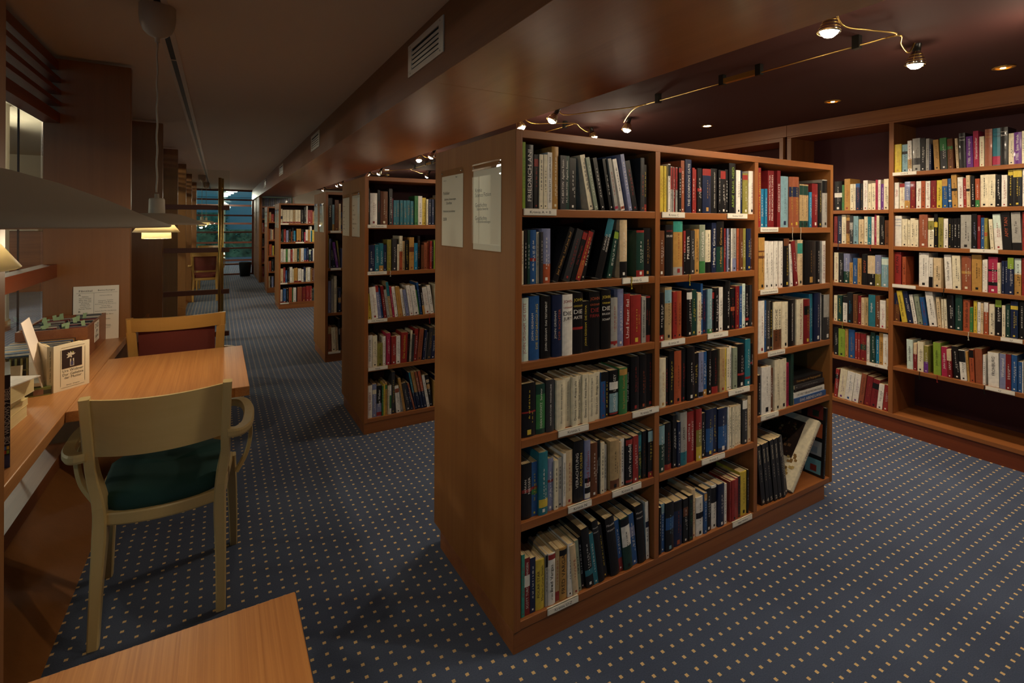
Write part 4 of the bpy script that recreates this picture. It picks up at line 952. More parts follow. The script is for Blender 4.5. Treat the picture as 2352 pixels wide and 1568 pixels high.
BOOKS = '''L1;1.375;front,left bay,top shelf;813,11,208,0,l,g,-,,1085/826,30,202,0,h,w,FRIEDRICH ANI,,2715/859,17,173,0,k,r,-,r:.78:.92,1335/877,15,174,0,i,k,-,,1124/893,14,175,0,i,k,-,,1066/908,18,183,0,w,k,SIMON BECKETT  *LEICHENBLÄSSE*,,1384/928,27,204,0,m,i,-,,2288/958,23,177,0,h,w,M.C.BEATON  *Agatha Raisin*,,1644/982,18,178,0,f,w,M.C.BEATON  *Agatha Raisin*,,1286/1002,27,172,0,k,w,-,,1767/1082,21,188,-12.3,i,k,-,,1429/1104,16,181,-12.9,q,w,-,,1021/1136,17,182,-12.4,k,w,-,,1047/1178,18,182,-11.2,k,w,-,,1096/1197,15,183,-11.3,a,r,-,p:.03:.08,895/1231,18,185,-12.9,w,k,-,z:.03:.08,1032/1260,17,203,-11.9,v,w,-,,1035/1289,22,182,-12.8,k,r,-,,1162/1317,20,194,-0.1,h,z,-,,1157/1340,13,171,0,k,y,-,r:0:.15,633
L2;1.138;front,left bay,second shelf;813,9,168,0,i,k,-,,730/823,11,169,0,k,w,-,,822/835,9,171,0,f,w,-,,679/844,25,171,0,b,w,-,r:.42:.48,1935/871,10,164,0,i,k,-,,728/882,9,164,0,h,w,-,,669/892,34,175,0,v,w,-,z:0:.35,2514/928,22,187,21.6,k,m,Joy Fielding  *Lauf Jane lauf*,,1570/969,27,177,19.1,h,r,-,,1762/1000,19,170,18.6,k,r,*Die Therapie*,r:.84:.98,1171/1020,20,171,19.6,r,y,-,z:.1:.4,1212/1045,17,174,14.9,k,i,-,,1072/1104,30,212,16,k,w,*DUNKLES|GEHEIMNIS*,T:.7:1,2130/1162,21,169,12.8,f,w,-,l:.83:.97,1147/1219,35,206,0,e,w,-,k:0:.28,2298/1297,38,168,0,f,w,-,r:0:.14+r:.95:1,1892/1338,36,176,0,k,m,-,,1825
L3;0.896;front,left bay,third shelf;814,29,199,0,c,r,JOHN GRISHAM  *DIE LISTE*,,2658/846,37,203,0,b,wy,JOHN GRISHAM|*DIE BEGNADIGUNG*,,3347/888,39,199,0,k,w,JOHN GRISHAM  *DAS TESTAMENT*,,3261/931,38,201,0,n,wz,JOHN GRISHAM|*DER RICHTER*,,3122/970,41,200,0,w,rrkk,^JOHN|GRISHAM|*DIE|JURY*,,3236/1012,43,202,0,k,yyww,^JOHN|GRISHAM|*DIE|AKTE*,r:.4:.44,3248/1055,28,172,0,k,y,JOHN GRISHAM * DIE FIRMA*,,1775/1084,49,200,0,k,zzrr,^JOHN|GRISHAM|*DIE|FIRMA*,,3428/1135,43,203,0,k,yyww,^JOHN|GRISHAM|*DIE|BRUDER|SCHAFT*,,2931/1180,31,174,0,a,r,-,r:.07:.13,1782/1213,28,203,0,v,w,-,,1840/1242,29,183,0,r,w,*Und Feuer fiel*,,1675/1274,51,176,0,r,y,-,,2708/1326,21,168,0,a,k,ROBERT HARRIS  *Vaterland*,,1026/1349,25,168,0,k,rz,Mo Hayder|*Die Behandlung*,r:0:.15+r:.96:1,1193
L4;0.657;front,left bay,fourth shelf;818,52,168,0,k,y,-,r:.45:.48,3935/872,35,158,0,f,w,DEAN KOONTZ  *Survivor*,g:.1:.8,2423/909,31,167,0,h,w,VOLKER KUTSCHER  *MÄRZGEFALLENE*,,2198/948,36,161,0,i,k,Donna Leon  *Beweise dass es böse ist*,,2348/987,22,162,0,i,k,Donna Leon  *Die dunkle Stunde der Serenissima*,,1414/1011,23,163,0,i,k,Donna Leon  *Acqua alta*,,1440/1035,17,163,0,i,k,Donna Leon  *Sanft entschlafen*,,1061/1054,25,165,0,i,k,Donna Leon  *Feine Freunde*,,1543/1081,26,161,0,i,k,Donna Leon  *Das Gesetz der Lagune*,,1491/1108,26,163,0,i,k,Donna Leon  *Blutige Steine*,,1469/1135,21,160,0,b,r,-,k:.8:1,1133/1157,16,157,0,k,y,-,,859/1176,41,158,0,k,w,DAVID L. LINDSEY,w:.58:.75+s:.08:.5+r:.04:.07,2125/1218,37,162,0,g,m,Iny Lorentz  *Kastellanin*,m:.85:.98,1914/1257,16,167,0,k,w,*Tod auf der Donau*,,813/1274,39,194,0,k,r,-,,2257/1316,34,196,0,k,z,-,,1962/1352,39,194,0,k,r,-,,2149
L5;0.399;front,left bay,fifth shelf;820,37,173,0,k,w,HÅKAN|NESSER,r:.48:.54,2868/857,22,172,0,b,y,-,r:.5:.55+g:.4:.5,1659/880,34,199,0,T,w,-,y:.12:.25,2866/915,26,168,0,v,w,-,r:.55:.6,1794/941,16,160,0,i,k,-,,1078/958,19,163,0,a,k,-,,1260/978,11,173,0,w,k,Fred Vargas  *Der untröstliche Witwer*,,778/989,30,178,0,e,r,-,,2045/1020,41,203,0,k,wy,*VERACHTUNG*|ADLER OLSEN,,3159/1065,24,198,0,v,r,David Osborn,k:.1:.2+w:.02:.1+k:.28:.36+w:.2:.28,1712/1090,29,183,0,x,w,-,,1853/1120,16,185,0,k,w,*IM ANGESICHT|DES BÖSEN*,,1023/1136,16,176,0,i,k,-,,936/1152,12,164,0,a,k,-,,667/1178,42,171,0,B,k,-,x:.02:.2,2353/1221,9,160,0,e,r,-,,448/1230,18,167,0,w,k,-,,960/1250,33,165,0,k,w,ruth rendell,r:.85:.97+r:.05:.1,1697/1284,26,167,0,r,w,-,,1323/1311,23,170,0,f,y,-,T:.6:.95,1155/1335,21,172,0,k,x,-,,1031/1358,24,174,0,k,y,-,s:.75:.97+r:0:.12,1202
L6;0.093;front,left bay,bottom shelf;818,12,196,0,t,r,-,,1068/830,20,180,0,d,w,SCOTT TUROW  *BEFANGEN*,w:.5:.7,1660/851,20,174,0,n,w,-,,1549/872,35,158,0,y,k,*POLAR STAR*|Martin Cruz Smith,,2383/908,10,168,0,a,k,-,k:.75:.98,734/919,28,166,0,w,k,Fred Vargas  -,r:.88:.98,1929/947,15,172,0,B,r,-,r:.02:.2,1035/963,30,170,0,m,k,FRED VARGAS,k:.85:.96,2027/995,20,176,0,w,k,-,,1363/1017,24,169,-5.6,e,r,-,,1514/1041,16,175,-5.5,q,k,-,,1042/1059,14,178,-5.5,k,w,-,,942/1076,32,206,-7.4,k,w,-,T:.2:.3,2363/1109,19,182,-8.5,T,w,-,,1177/1129,26,220,-8.9,k,ww,^Minette|Walters,,1962/1156,19,196,-9.2,k,y,-,,1267/1186,40,209,-8.2,k,ww,^Minette|Walters,,2688/1226,21,187,-7.2,b,w,-,r:0:.25,1252/1248,40,187,-6.7,f,k,-,w:.45:.85+k:.85:1,2322/1290,25,191,-6.7,b,w,-,v:.55:.75,1433/1318,37,211,-5.6,k,ww,^Minette|Walters,,2261/1359,15,212,-1.9,w,k,-,n:.55:.65,901
M1;1.373;front,middle bay,top shelf;1414,10,173,0,y,r,-,,465/1425,10,174,0,y,r,-,,465/1437,8,174,0,y,k,-,,392/1446,7,174,0,y,k,-,,317/1458,13,183,0,w,k,-,k:.75:.98,614/1471,10,174,0,a,k,-,r:.5:.98,437/1482,6,173,0,a,k,-,r:.5:.98,264/1489,11,173,0,r,w,-,,505/1502,11,173,0,a,k,-,r:.5:.98,478/1514,15,174,0,k,w,-,r:.88:.98,669/1535,20,202,0,Z,w,-,,967/1556,35,207,0,n,w,*THE SCORPION’S GATE*,,1741/1592,14,176,0,r,w,-,,595/1607,15,172,0,r,k,-,,601/1624,26,177,0,k,w,-,r:.48:.55,1042/1651,50,176,0,n,m,-,r:.85:1,1957/1702,42,180,0,k,w,ETHAN CROSS  *ICH BIN DIE NACHT*,,1598/1745,14,177,0,k,w,-,,529/1760,32,176,0,k,w,-,r:.8:.98,1156/1794,20,182,0,k,w,-,,746/1815,42,209,0,k,l,ARNE DAHL *NEID*,,1724/1858,29,182,0,w,k,-,,1011/1888,10,182,0,n,w,-,,342/1901,37,171,0,o,w,-,r:.84:.96,1173/1948,38,184,0,w,k,-,,1248
M2;1.134;front,middle bay,second shelf;1410,36,170,0,x,w,-,,1631/1447,39,192,0,k,rw,^GEORGE|*ZEUGE*,,1933/1490,52,206,0,m,r,-,t:.8:1+a:0:.15,2671/1543,12,169,0,r,w,-,k:0:.5,507/1556,26,174,0,k,w,*PRIESTER*,,1090/1584,24,170,0,h,w,-,,965/1610,29,175,0,m,k,-,,1173/1641,34,193,0,q,w,GIANGER,g:0:.25,1464/1677,33,172,0,i,k,-,k:.0:.25,1223/1712,28,201,0,n,w,Martha Grimes  -,,1182/1741,46,207,0,k,m,Martha Grimes  -,f:0:.5,1984/1788,10,178,0,r,w,-,,367/1800,11,178,0,v,w,-,,388/1811,19,178,0,h,w,-,,683/1832,9,178,0,w,k,-,,317/1842,25,178,0,a,k,-,v:0:.3,856/1868,15,178,0,z,k,-,,515/1885,23,178,0,x,w,-,,757/1909,18,178,0,o,w,-,,598/1930,31,177,0,n,y,-,,989/1962,16,177,0,x,w,-,,502
M3;0.892;front,middle bay,third shelf;1415,27,179,0,k,w,-,r:0:.12,1301/1444,37,199,0,B,k,-,s:.7:.95,1905/1490,22,180,0,r,k,-,,1020/1513,25,180,0,z,k,-,,1101/1564,30,181,0,k,w,-,w:.8:.95,1308/1595,28,179,0,f,y,-,,1155/1624,23,167,0,i,r,-,,874/1648,13,201,0,b,w,-,k:.3:.6,570/1661,22,175,0,n,r,-,,865/1685,29,177,0,s,w,-,g:0:.1,1099/1714,17,170,0,k,r,-,r:.8:.95,611/1732,23,179,0,k,w,-,,869/1756,25,180,0,w,k,-,,909/1798,31,203,0,k,w,-,,1273/1832,26,170,0,k,r,-,z:.45:.55,864/1860,25,179,0,d,m,-,,842/1885,18,178,0,b,w,-,,596/1904,21,186,0,c,k,-,,723/1926,33,177,0,k,w,-,r:.15:.22,1072/1961,31,177,0,h,w,-,,984
M4;0.644;front,middle bay,fourth shelf;1414,35,183,0,i,m,-,,1719/1450,19,182,0,k,r,-,,884/1470,24,204,0,k,y,-,,1263/1496,39,200,0,z,k,-,,1962/1536,28,204,0,k,r,-,,1388/1565,42,206,0,k,w,-,,2036/1608,27,177,0,k,y,-,,1120/1636,29,177,0,v,k,-,k:.02:.12,1151/1666,24,175,0,b,w,-,m:0:.14,950/1692,26,178,0,k,w,-,,1001/1719,38,174,0,k,r,-,r:0:.16,1412/1760,34,178,0,B,r,-,,1227/1795,10,173,0,y,k,-,,356/1807,19,175,0,i,k,-,,675/1827,14,180,0,w,k,-,,489/1842,28,172,0,q,k,-,,927/1876,44,181,0,k,w,-,r:.28:.33,1515/1922,36,197,0,T,w,-,r:.15:.2,1302/1962,38,175,0,k,w,HÅKAN|NESSER,r:.5:.55,1183
M5;0.399;front,middle bay,fifth shelf;1418,32,174,0,f,w,-,s:.6:1,1491/1451,39,175,0,k,z,-,r:0:.12,1771/1492,21,200,0,k,w,-,,1065/1515,16,173,0,n,w,-,,697/1532,38,204,0,a,k,JAMES  -,T:0:.25,1885/1572,45,197,0,r,w,HJORTH &|ROSENFELDT,,2089/1618,33,201,0,r,w,-,o:.27:.6+y:0:.27,1540/1653,26,177,0,k,w,-,,1041/1681,44,186,0,n,y,-,b:.1:.6,1770/1726,27,184,0,n,y,-,,1061/1755,54,176,0,n,w,-,b:.1:.6,1956/1811,10,176,0,w,k,-,,369/1823,15,171,0,i,k,-,,510/1839,14,171,0,i,k,-,,480/1855,11,169,0,i,k,-,,374/1868,12,168,0,i,k,-,,395/1882,12,167,0,i,k,-,,367/1895,13,168,0,i,k,-,,417/1912,32,185,0,h,w,-,w:.8:1,1075/1947,21,197,0,e,d,-,,739
M6;0.1;front,middle bay,bottom shelf;1419,11,175,0,k,w,-,,540/1431,19,182,0,b,w,-,s:.8:1,903/1451,43,180,0,k,s,-,b:.45:.7,2016/1496,52,170,0,n,z,-,k:.8:1,2202/1549,27,170,0,k,w,-,x:.6:.8,1097/1578,24,176,0,k,g,-,,982/1602,21,191,0,e,d,-,,947/1627,41,152,0,w,k,-,k:.45:.6,1420/1669,17,162,0,b,w,-,m:.8:.98,610/1684,34,169,0,k,w,-,,1251/1720,32,173,0,w,k,-,k:.6:.95,1170/1755,38,172,0,n,w,-,,1335/1794,16,165,0,w,k,-,,523/1827,10,166,0,r,k,-,,318/1837,31,168,0,r,k,-,,1009/1869,14,170,0,r,k,-,,467/1885,16,172,0,k,r,-,,518/1903,44,183,0,y,k,-,,1487/1949,8,185,0,k,w,-,,275
R1;1.316;front,right bay,top shelf;2010,21,258,0,r,y,*LEXIKON DER GESCHICHTE*,,941/2034,25,168,0,j,w,-,,723/2060,17,169,0,j,w,-,,474/2078,27,250,0,d,w,*WELTGESCHICHTE MITTELALTER*,,1098/2108,27,252,0,d,w,*FRÜHE HOCHKULTUREN*,,1098/2151,25,254,0,d,w,*GESCHICHTE*,,997/2178,61,231,0,s,n,-,,2126/2240,33,231,0,Z,y,-,n:.6:.8,1124/2278,47,233,0,Z,y,-,n:.6:.8,1566/2327,36,201,0,B,k,-,f:.75:.97+f:0:.15,1012/2365,40,201,0,B,k,-,f:.75:.97+f:0:.15,1078/2407,22,167,0,j,w,-,,476/2430,49,208,0,d,w,-,r:.7:.76,1303/2481,33,214,0,k,y,-,,885/2518,45,231,0,a,k,-,k:.72:.98,1283
R2;1.045;front,right bay,second shelf;2012,43,227,0,m,k,-,x:.6:.65+x:.72:.75,1684/2057,31,211,0,w,k,-,,1071/2091,35,209,0,w,k,-,,1192/2129,30,210,0,w,k,-,,991/2174,30,209,0,w,k,-,,950/2210,42,220,0,k,y,-,x:.85:1,1364/2258,21,195,-3.7,w,k,-,,599/2287,29,209,-8.3,d,w,-,,847/2318,43,212,0,e,k,-,t:.7:.93,1254/2377,91,207,0,k,m,-,,2479/2470,38,205,0,k,w,-,,977/2512,31,205,0,w,d,*DIE KREUZFAHRER*,,792
R3;0.77;front,right bay,third shelf;2012,43,226,0,w,r,-,,1665/2058,10,227,0,b,w,-,,395/2072,36,222,0,h,w,-,,1304/2110,19,216,0,k,y,-,,669/2132,61,211,0,i,k,*PREUSSISCHE|GESCHICHTE*,x:0:.42,2009/2195,46,208,0,i,k,-,,1435/2245,61,213,0,k,w,RANKE *PREUSSISCHE GESCHICHTE*,,1877/2309,54,210,0,i,r,*Herrliche Zeiten*,,1583/2365,48,208,0,d,y,-,k:.65:.85,1347/2416,13,229,0,j,w,-,,405/2432,14,228,0,T,w,-,,402/2453,54,231,0,n,w,-,,1575/2509,15,226,0,w,k,-,,427/2529,58,219,0,h,w,-,a:.5:1,1542
R4;0.499;front,right bay,fourth shelf;2019,16,175,0,k,w,-,,493/2040,68,206,0,w,k,-,,2329/2109,22,193,0,x,w,-,,697/2134,39,227,0,i,k,-,,1393/2175,49,224,0,i,k,-,,1661/2226,31,198,0,p,k,William S. Schlamm,,895/2259,21,237,0,f,k,-,,709
R5;0.109;front,right bay,bottom shelf;2054,28,270,-8.4,k,i,WELTREICHE_6,,1266/2085,24,272,-7.8,k,i,WELTREICHE_4,,1079/2111,25,274,-8.5,k,i,WELTREICHE_5,,1078/2139,28,280,-8.4,k,i,WELTREICHE_2,,1239/2170,26,280,-8.5,k,i,WELTREICHE_3,,1137/2198,26,281,-8.6,k,i,WELTREICHE_1,,1084/2226,25,281,-10.3,h,i,-,,1029
D1;1.316;second,,top shelf;805,12,232,0,k,w,*JESUS VON NAZARETH*,,367/819,45,200,0,w,d,-,,1197/867,16,222,0,k,r,Jean Gerhardsch,,469/885,47,214,0,x,i,-,,1283/941,22,232,0,h,w,-,,627/963,7,170,0,p,w,-,,157/971,19,159,0,T,m,-,,368/991,19,160,0,T,m,-,,367/1013,20,160,0,T,m,-,,392/1037,21,160,0,T,m,-,,403/1060,21,161,0,T,m,-,,403/1083,21,157,0,T,m,-,,392/1112,24,192,0,g,k,-,,534/1137,28,192,0,w,k,-,,621/1168,25,181,0,y,k,-,,512/1194,13,172,0,i,k,-,,255/1210,18,172,0,n,w,-,,344/1230,17,172,0,n,w,-,,319
D2;1.02;second,,second shelf;804,46,168,0,n,w,-,,1021/851,26,170,0,T,w,-,,574/879,28,178,0,T,w,-,m:0:.2,655/908,19,169,0,n,w,-,,407/930,27,201,0,o,y,-,,686/963,30,204,0,h,w,-,,769/995,12,170,0,i,r,-,,247/1009,21,224,0,i,k,-,z:0:.55,567/1031,18,190,0,B,k,-,,406/1050,21,196,0,k,y,-,,491/1076,32,214,0,m,r,-,x:.55:.7,809/1110,23,176,0,j,w,-,,477/1135,18,222,0,k,m,-,,467/1159,20,162,0,x,k,-,,364/1180,20,177,0,Z,k,-,,397/1202,15,183,0,z,k,-,,300/1218,15,189,0,r,w,-,,323/1234,11,182,0,k,w,-,,216/1247,9,192,0,l,k,-,,184
D3;0.719;second,,third shelf;809,22,165,0,y,k,-,,487/834,40,203,-5.6,w,r,-,,1059/876,20,212,-6.9,v,w,-,r:.8:1,543/896,13,195,-7.5,b,w,-,,331/912,19,207,-7.1,d,w,-,,512/933,17,182,-8.2,a,k,-,,382/951,17,231,-7.8,B,k,-,T:.6:1,485/970,12,201,-7.5,p,w,-,,295/985,20,197,-7.7,w,k,-,,481/1007,29,195,-7.8,m,z,-,,691/1040,18,180,-8.6,w,k,-,,384/1060,20,175,-8.9,v,k,-,,410/1083,26,202,-8.5,w,r,-,,623/1112,33,197,-8.8,w,k,-,,739/1147,7,166,-8.5,g,k,-,,135/1157,14,217,-8.1,b,w,-,,354/1173,16,199,-8,k,w,*KATECHISMUS*,m:0:.3,363/1191,35,180,-9,w,z,-,,702/1229,23,192,-8.5,w,k,-,,489
D4;0.416;second,,fourth shelf;809,29,202,0,w,k,*JOHANNES XXIII*,,770/839,29,197,0,i,k,-,,749/869,35,145,0,o,k,-,,651/905,18,186,0,w,r,-,,435/927,27,204,0,p,w,-,,708/959,31,179,0,r,w,-,,681/991,27,180,0,w,k,-,,606/1020,43,197,1.9,r,y,*Die Geschichte*,,1015/1064,14,183,2.1,k,r,-,,303/1080,13,203,3.1,i,k,-,,308/1094,13,179,3.5,h,k,-,,271/1108,24,211,3.5,r,w,-,,578/1133,30,208,5.2,Z,k,-,,705/1169,15,199,5.5,n,w,-,,336/1185,11,180,5.1,a,k,-,,219/1199,28,212,5.3,h,m,-,,656/1229,26,157,3.7,n,w,-,,443
D5;0.106;second,,bottom shelf;809,29,205,0,w,r,TILL SWIFT,,783/840,25,209,0,v,i,-,i:.7:.83,673/866,32,195,0,k,w,Max Weber,v:0:.42+r:.02:.14,823/901,8,189,0,g,w,-,,201/910,10,201,0,y,k,-,,257/921,13,207,0,m,k,-,g:.8:.93,337/938,11,185,0,i,k,-,,249/949,12,186,0,w,k,-,g:.2:.65,275/963,22,269,0,h,y,-,,718/995,27,176,-4.5,w,k,-,Z:.75:.9,579/1024,17,157,-6.5,a,k,-,,327/1043,15,224,-9.7,m,k,-,,400/1063,28,187,-10,h,w,-,,616/1093,16,172,-11,n,w,-,,328/1111,11,186,-13.9,Z,w,-,,224/1123,12,255,-11.4,n,w,-,T:.45:1,362/1140,23,251,-11.6,n,w,-,m:.45:1,662/1165,16,254,-11.6,n,w,-,Z:.45:1,461/1184,19,253,-11,n,w,-,z:.45:1,526/1205,18,221,-10.3,w,k,-,,445/1225,22,216,-9,k,w,-,m:.55:.7+e:.75:.85,521/1249,9,171,0,m,k,-,,161
E1;1.25;third,,top shelf;892,39,313,0,k,i,*RAVENNA*,,735/933,19,250,0,s,n,-,m:0:.25,286/955,36,296,0,x,m,-,,629/992,19,260,0,e,k,-,,296
E2;0.893;third,,second shelf;893,10,319,0,o,k,-,,200/905,12,283,0,v,k,-,,207/918,16,246,0,k,w,-,,244/939,25,280,-6.9,n,w,-,,421/969,25,249,-8.9,u,w,-,,371/997,15,261,-6.6,o,w,-,,228
E3;0.465;third,,third shelf;898,26,306,0,v,w,-,,481/926,21,325,0,a,k,-,,402/949,25,351,0,i,k,*ISRAEL*,,515/977,10,310,0,k,w,-,,191/989,26,234,0,n,w,-,m:.4:.6,365
E4;0.088;third,,bottom shelf;898,31,244,0,Z,k,-,B:.7:.97,465/933,37,228,-2.2,i,k,-,,509/974,21,225,-2.7,e,k,-,,276/996,19,305,-1.9,k,w,*INDIEN*,,346
F1;1.313;fourth,,top shelf;804,29,221,0,i,n,-,n:.3:.5,161/837,47,208,0,i,k,-,r:.02:.12,239/886,49,209,0,i,k,-,r:.02:.12,246/939,39,209,0,i,k,-,r:.02:.12,198/981,33,210,0,B,k,-,r:.02:.12,166/1016,36,210,0,i,k,-,r:.02:.12,178/1056,34,210,0,i,k,-,r:.02:.12,170/1094,40,210,0,k,w,-,,198/1142,30,254,0,k,w,-,,176/1175,19,272,0,w,k,-,,117/1195,53,210,0,r,w,-,,254
F2;1.024;fourth,,second shelf;804,26,174,0,k,w,-,,110/831,16,191,0,f,k,-,,77/850,32,197,0,r,w,-,,154/886,31,182,0,v,w,-,,138/919,38,198,0,k,y,-,,181/959,9,164,0,z,k,-,,37/970,22,219,0,k,w,-,,116/994,25,173,0,j,w,-,r:0:.1,105/1034,64,205,0,m,k,-,r:0:.1,309/1106,28,196,0,k,w,-,,129/1142,21,152,0,p,w,-,,74/1165,33,191,0,w,k,-,r:0:.1,143/1201,28,192,0,m,k,-,,122/1230,25,243,0,w,k,-,,136
F3;0.717;fourth,,third shelf;805,38,205,0,w,k,-,,192/849,31,199,0,w,k,-,,152/882,27,203,0,g,y,-,,135/911,35,202,0,w,k,-,,172/951,28,192,0,r,w,-,,127/980,16,204,0,w,k,-,,77/998,42,203,0,e,k,-,,203/1044,28,202,0,f,w,-,,133/1076,17,201,0,m,k,-,,79/1096,44,209,0,w,k,-,,211/1144,31,203,0,b,w,-,r:0:.12,144/1179,30,211,0,n,w,-,r:0:.12,146/1215,37,183,0,f,w,-,c:.6:1,154
F4;0.4;fourth,,fourth shelf;804,42,218,0,e,k,-,,225/849,27,233,0,r,w,-,,151/878,22,189,0,b,w,-,,101/906,28,221,0,k,w,-,,152/938,38,237,0,w,k,-,,216/979,17,209,0,i,k,-,,87/1000,51,220,0,m,k,-,r:0:.1,265/1057,48,208,0,w,k,-,r:0:.1,235/1110,29,194,0,w,k,-,,131/1142,24,227,0,n,w,-,,127/1170,21,217,0,i,k,-,,105/1194,39,224,0,w,k,-,,201/1237,23,213,0,n,w,-,,111
F5;0.095;fourth,,bottom shelf;807,31,200,0,w,k,-,r:0:.1,153/847,41,214,0,b,w,-,r:0:.1,212/892,28,211,0,k,w,-,,145/927,43,225,0,z,k,-,,231/973,16,206,0,g,k,-,,78/990,40,221,0,w,k,-,,209/1049,64,224,0,Z,r,-,,338/1118,52,220,0,d,y,-,,264/1175,44,234,0,r,w,-,,236/1222,39,231,0,r,w,-,,206
G1;1.34;fifth,,top shelf;796,11,132,0,k,w,-,,25/809,31,179,0,B,k,-,m:0:.35,92/842,41,142,0,r,w,-,,95
G2;1;fifth,,second shelf;803,25,205,0,Z,k,-,,86/831,22,200,0,a,k,-,,71/855,18,189,0,e,k,-,,56/875,14,194,0,Z,k,-,,45
G3;0.7;fifth,,third shelf;796,11,187,0,k,w,-,,35/809,43,212,0,z,k,-,,149/854,9,164,0,b,w,-,,26/865,25,185,0,y,k,-,,75
G4;0.4;fifth,,fourth shelf;793,16,195,0,w,k,-,,52/812,33,199,0,z,k,-,,108/849,41,223,0,k,w,-,,149
G5;0.1;fifth,,bottom shelf;796,29,213,0,e,k,-,,104/828,23,212,0,k,w,-,,79/852,34,210,0,v,w,-,,117
H1;1.68;end,,top shelf;797,35,187,0,n,a,-,,79/835,35,188,0,k,a,-,,79/872,36,188,0,n,a,-,,79/910,36,189,0,n,a,-,,80/948,36,190,0,k,a,-,,80/986,36,191,0,n,a,-,,80/1024,36,191,0,n,a,-,,80/1062,36,192,0,k,a,-,,80/1101,36,193,0,n,a,-,,80/1139,36,194,0,n,a,-,,81/1178,37,194,0,k,a,-,,81/1217,37,195,0,n,a,-,,81/1256,37,196,0,n,a,-,,81/1295,37,197,0,k,a,-,,81/1334,37,197,0,n,a,-,,82/1373,37,198,0,n,a,-,,82
H2;1.41;end,,second shelf;796,19,217,0,n,a,-,,49/817,19,217,0,n,a,-,,49/838,21,217,0,k,a,-,,54
H3;1.105;end,,third shelf;795,34,208,0,a,k,-,,85/831,21,208,0,r,w,-,,52
H4;0.79;end,,fourth shelf;795,23,130,0,r,w,-,,36/821,29,178,0,h,w,-,,61
H5;0.43;end,,fifth shelf;795,30,281,0,n,w,-,,100/827,23,280,0,d,w,-,,78
H6;0.1;end,,bottom shelf;797,28,248,0,m,k,-,,82/827,28,246,0,d,w,-,,81
A1;1.428;wall,left bay,top shelf;1896,50,205,0,k,w,-,w:.45:.6,1180/1845,14,178,0,g,z,-,,288/1830,36,218,0,m,r,-,,945/1792,21,180,0,i,k,-,,467/1770,12,179,0,i,k,-,,270/1756,26,181,0,n,z,-,b:.85:1,600/1727,15,178,0,k,m,-,,347/1711,27,199,0,w,r,-,,696/1683,19,175,0,i,k,-,,442/1663,24,178,0,i,k,-,,565/1638,14,198,0,p,n,-,,394/1623,15,197,0,w,r,-,,421/1606,16,169,0,u,w,-,,388/1589,27,200,0,i,k,-,,780
A2;1.197;wall,left bay,second shelf;1895,21,193,0,d,k,-,,464/1872,25,196,0,n,w,-,,565/1846,27,200,0,i,k,-,,634/1818,23,200,0,m,k,-,x:.35:.8,543/1794,21,196,0,h,w,-,a:.5:.75,510/1770,30,191,0,s,n,-,,723/1739,31,169,0,e,k,-,,682/1706,22,190,0,i,k,-,,544/1683,22,186,0,T,w,-,,550/1659,15,184,0,w,r,-,,365/1643,12,199,0,p,w,-,,338/1630,16,193,0,i,k,-,,439/1612,26,184,0,k,w,-,,685/1585,23,162,0,x,k,-,,524
A3;0.924;wall,left bay,third shelf;1895,28,209,0,i,r,-,,673/1865,29,207,0,k,w,-,,703/1835,39,205,0,v,w,-,f:0:.4,952/1795,21,144,0,m,k,-,,377/1772,27,177,0,b,w,-,,587/1744,23,176,0,m,k,-,,521/1718,34,207,0,k,z,SHALEV,,924/1682,44,199,0,e,w,-,k:0:.4,1165/1637,34,206,0,v,w,-,o:0:.4,956/1601,40,193,0,s,w,-,c:.75:.95,1092
A4;0.653;wall,left bay,fourth shelf;1895,23,178,0,i,k,-,,468/1871,28,184,0,f,y,-,,596/1836,28,179,0,w,k,-,k:.75:1,585/1807,34,209,0,k,j,-,,865/1771,28,200,0,x,m,-,,697/1742,20,195,0,d,w,-,,486/1721,19,184,0,e,k,-,,446/1701,21,185,0,B,k,-,,510/1678,40,210,0,T,w,*Ewigkeit*,,1135/1637,26,208,0,x,w,-,,749/1609,32,182,0,w,p,-,,822/1576,16,195,0,m,k,-,,443
A5;0.414;wall,left bay,fifth shelf;1894,30,193,0,k,w,-,,666/1862,42,190,0,l,k,-,,934/1819,18,195,0,m,k,-,,432/1799,39,196,0,b,m,-,,937/1757,14,181,0,r,w,-,,323/1742,15,181,0,r,w,-,,339/1724,34,182,0,d,m,-,f:.4:.6,814/1689,17,173,0,w,k,-,,395/1663,26,201,0,f,w,-,,721/1635,20,184,0,j,w,-,,516/1613,23,208,0,m,k,-,,670/1589,28,205,0,w,m,-,,832
A6;0.122;wall,left bay,bottom shelf;1894,22,199,-3.9,r,w,-,k:.65:.8,492/1870,44,206,-5.6,i,u,-,,1042/1825,46,201,-6.5,w,b,-,,1106/1776,37,198,-6.4,w,u,-,,920/1737,29,209,-6.3,Z,k,-,,765/1705,35,199,-6.4,d,z,-,,910/1668,39,190,-6.6,d,k,-,k:.65:.85,994/1627,30,168,-5.3,w,k,-,,700/1595,30,169,-4.4,r,w,-,,725
